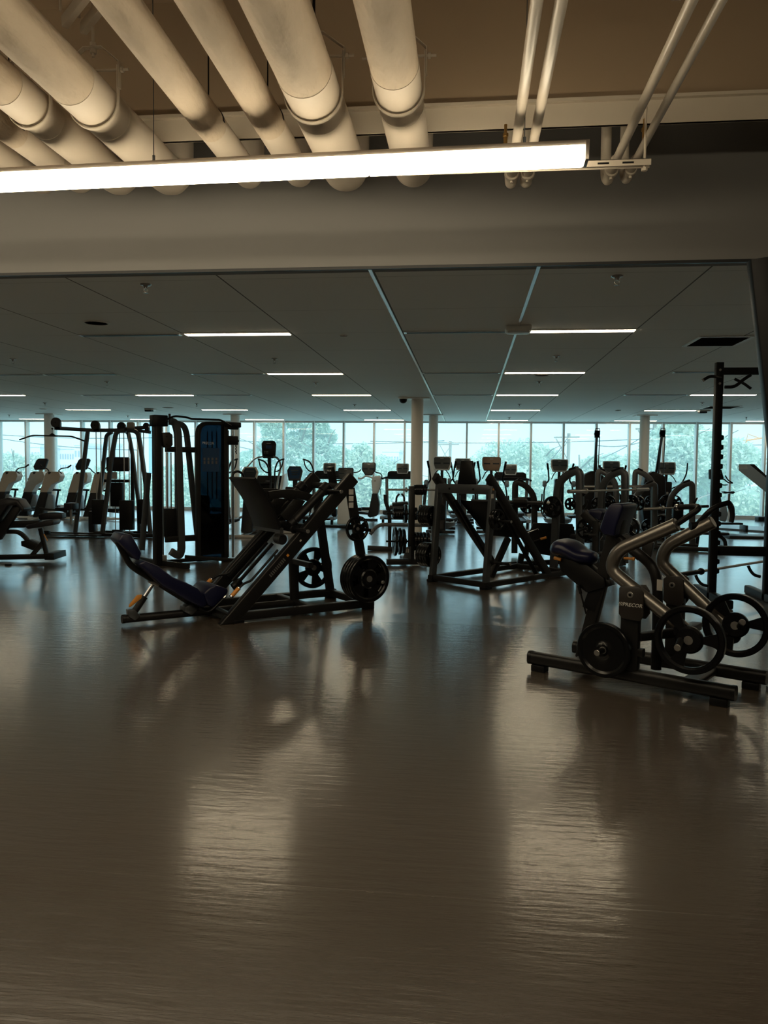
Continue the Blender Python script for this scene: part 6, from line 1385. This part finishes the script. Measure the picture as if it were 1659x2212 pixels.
# cars
def car(px, py, D, lab, rz=0):
    p = atY(px, py, D); t = thing('parked_car', lab, 'car', (p.x, D, GZ), rz)
    MB().prism([(-2.1, .35), (-2.1, .8), (-1.3, .95), (-.7, 1.4), (.8, 1.42), (1.5, .95), (2.15, .85), (2.15, .35)], -.85, .85).build('car_body', K['carp'], t, .08, 3)
    MB().prism([(-1.15, .97), (-.65, 1.34), (.75, 1.36), (1.35, .97)], -.865, .865).build('car_windows', K['win'], t, .02)
    for x in (-1.35, 1.4):
        for y in (-.82, .82): MB().disc((x, y, .33), (0, 1, 0), .33, .2, 20, .03).build('wheel', K['rubber'], t)
car(1602, 1095, 38, 'pale parked car outside the right windows, nearest one', .2); car(1625, 1115, 33, 'second pale parked car outside the far right window', .25); car(1160, 1060, 70, 'pale car far away below the domed tree')
# crane and poles and wires
p = atY(1612, 968, 250); t = thing('tower_crane', 'small red tower crane on the skyline at far right', 'crane', (p.x, 250, GZ)); hh_ = p.z-GZ+2
MB().bar([(0, 0, 0), (0, 0, hh_)], .7, .7).build('crane_mast', K['orange'], t); MB().bar([(-2.2, 0, hh_), (5, 0, hh_+1.2)], .5, .5).build('crane_jib', K['orange'], t); MB().tube([(0, 0, hh_), (.3, 0, hh_+2.4), (4, 0, hh_+1)], .15, n=6).build('crane_stay', K['orange'], t)
poles = []
for px, top, D, lab in ((1229, 936, 75, 'utility pole with cross arms right of the domed tree'), (973, 953, 90, 'thin utility pole right of the columns'), (1415, 915, 60, 'tall utility pole near the far column')):
    p = atY(px, top, D); t = thing('utility_pole', lab, 'pole', (p.x, D, GZ)); h_ = p.z-GZ
    MB().tube([(0, 0, 0), (0, 0, h_)], .16, n=8).build('pole_shaft', K['bark'], t)
    MB().bar([(-1.4, 0, h_-.4), (1.0, 0, h_-.35)], .12, .14).bar([(-1.2, 0, h_-.5), (0, 0, h_-2.6)], .1, .1).bar([(-1.2, 0, h_-2.4), (0, 0, h_-.6)], .08, .08).build('cross_arm', K['bark'], t)
    poles.append((p.x, D, p.z))
def wire(p0, p1, D, sag, lab):
    a, c = atY(*p0, D), atY(*p1, D); q = [a.lerp(c, k/12)+Vector((0, 0, -sag*4*(k/12)*(1-k/12))) for k in range(13)]
    t = thing('power_line', lab, 'wire', a, 0, 'power lines outside'); MB().tube([x-a for x in q], .035, n=5).build('cable', K['wire'], t)
for w, lab in (((( -20, 938), (420, 942)), 'long power line across the left windows'), (((-20, 944), (300, 972)), 'second sloping power line across the left windows'), (((500, 951), (960, 952)), 'power line behind the stair climber'), (((500, 961), (700, 985)), 'short sloping line behind the stair climber'), (((800, 953), (1460, 945)), 'long power line across the middle windows'), (((1290, 962), (1400, 950)), 'power line left of the far column'), (((1300, 990), (1440, 905)), 'steep power line beside the far column'), (((1540, 948), (1680, 958)), 'power line in the far right windows'), (((1229, 940), (1180, 1000)), 'guy wire of the utility pole')):
    wire(w[0], w[1], 58, .25, lab)

# ------------------------------------------------------------------ small pieces belong to the part that carries them
SUB = dict(horn_cap=('weight_horn', 'storage_horn'), console_face=('console',), display_slot=('console',), console_mark=('console',), screen=('console',), console_key=('console',), end_cap=('base_rail', 'spine_tube'),
 pivot_ring=('pivot_shroud',), pivot_bolt=('pivot_shroud',), lettering=('pivot_shroud', 'placard', 'smoked_front_panel', 'near_rail'), chrome_ring=('orange_grip', 'seat_hoop', 'handle'), handle_cap=('pull_up_handle',), hook_teeth=('upright_post',), bolt=('upright_post', 'shield', 'beam', 'channel'),
 vent=('upper_housing',), side_trim=('upper_housing',), foam_grip=('moving_arm',), handle_grip=('curved_handle',), louvres=('vent_frame',), exercise_chart=('smoked_front_panel',), chart_pictograms=('smoked_front_panel',), arm_end_cap=('lever_arm',), bumper_strip=('arched_upright',),
 tread_ribs=('foot_plate',), foot_plate_lip=('foot_plate',), warning_sticker=('inclined_rail', 'rear_post'), rail_print=('inclined_rail',), small_sticker=('inclined_rail',), instruction_sticker=('rear_post',), white_sticker=('rear_post', 'drive_shroud', 'curved_frame_tube', 'gusset', 'upper_housing'),
 window=('walls',), parapet=('walls',), garage_door=('walls',), carriage_bolt=('pulley_carriage',), pulley_bolt=('pulley_cover',), bolt_hole=('top_cross_member',), collar=('bar',), car_windows=('car_body',), slots=('channel',), slot_gap=('slot_frame',), grille=('rim',), deflector=('cover',))
base = lambda o: o.name.rsplit('.', 1)[0] if o.name[-4:-3] == '.' and o.name[-3:].isdigit() else o.name
def mid(o):
    b = [Vector(c) for c in o.bound_box]; return o.matrix_basis @ (sum(b, Vector())/8)
by = {}
for o in list(bpy.data.objects):
    if o.parent: by.setdefault(o.parent.name, []).append(o)
for rn, ch in by.items():
    r_ = bpy.data.objects[rn]
    if r_.parent or r_.type != 'EMPTY': continue
    for c in ch:
        want = SUB.get(base(c))
        if not want: continue
        cand = [p for p in ch if base(p) in want]
        if not cand: continue
        mc = mid(c)
        def dist(p):
            q = p.matrix_basis.inverted() @ mc; bb = [Vector(x) for x in p.bound_box]
            lo = Vector([min(x[i] for x in bb) for i in range(3)]); hi = Vector([max(x[i] for x in bb) for i in range(3)])
            return sum(max(lo[i]-q[i], 0, q[i]-hi[i])**2 for i in range(3))
        p = min(cand, key=dist); c.parent = p; c.matrix_parent_inverse = p.matrix_basis.inverted()
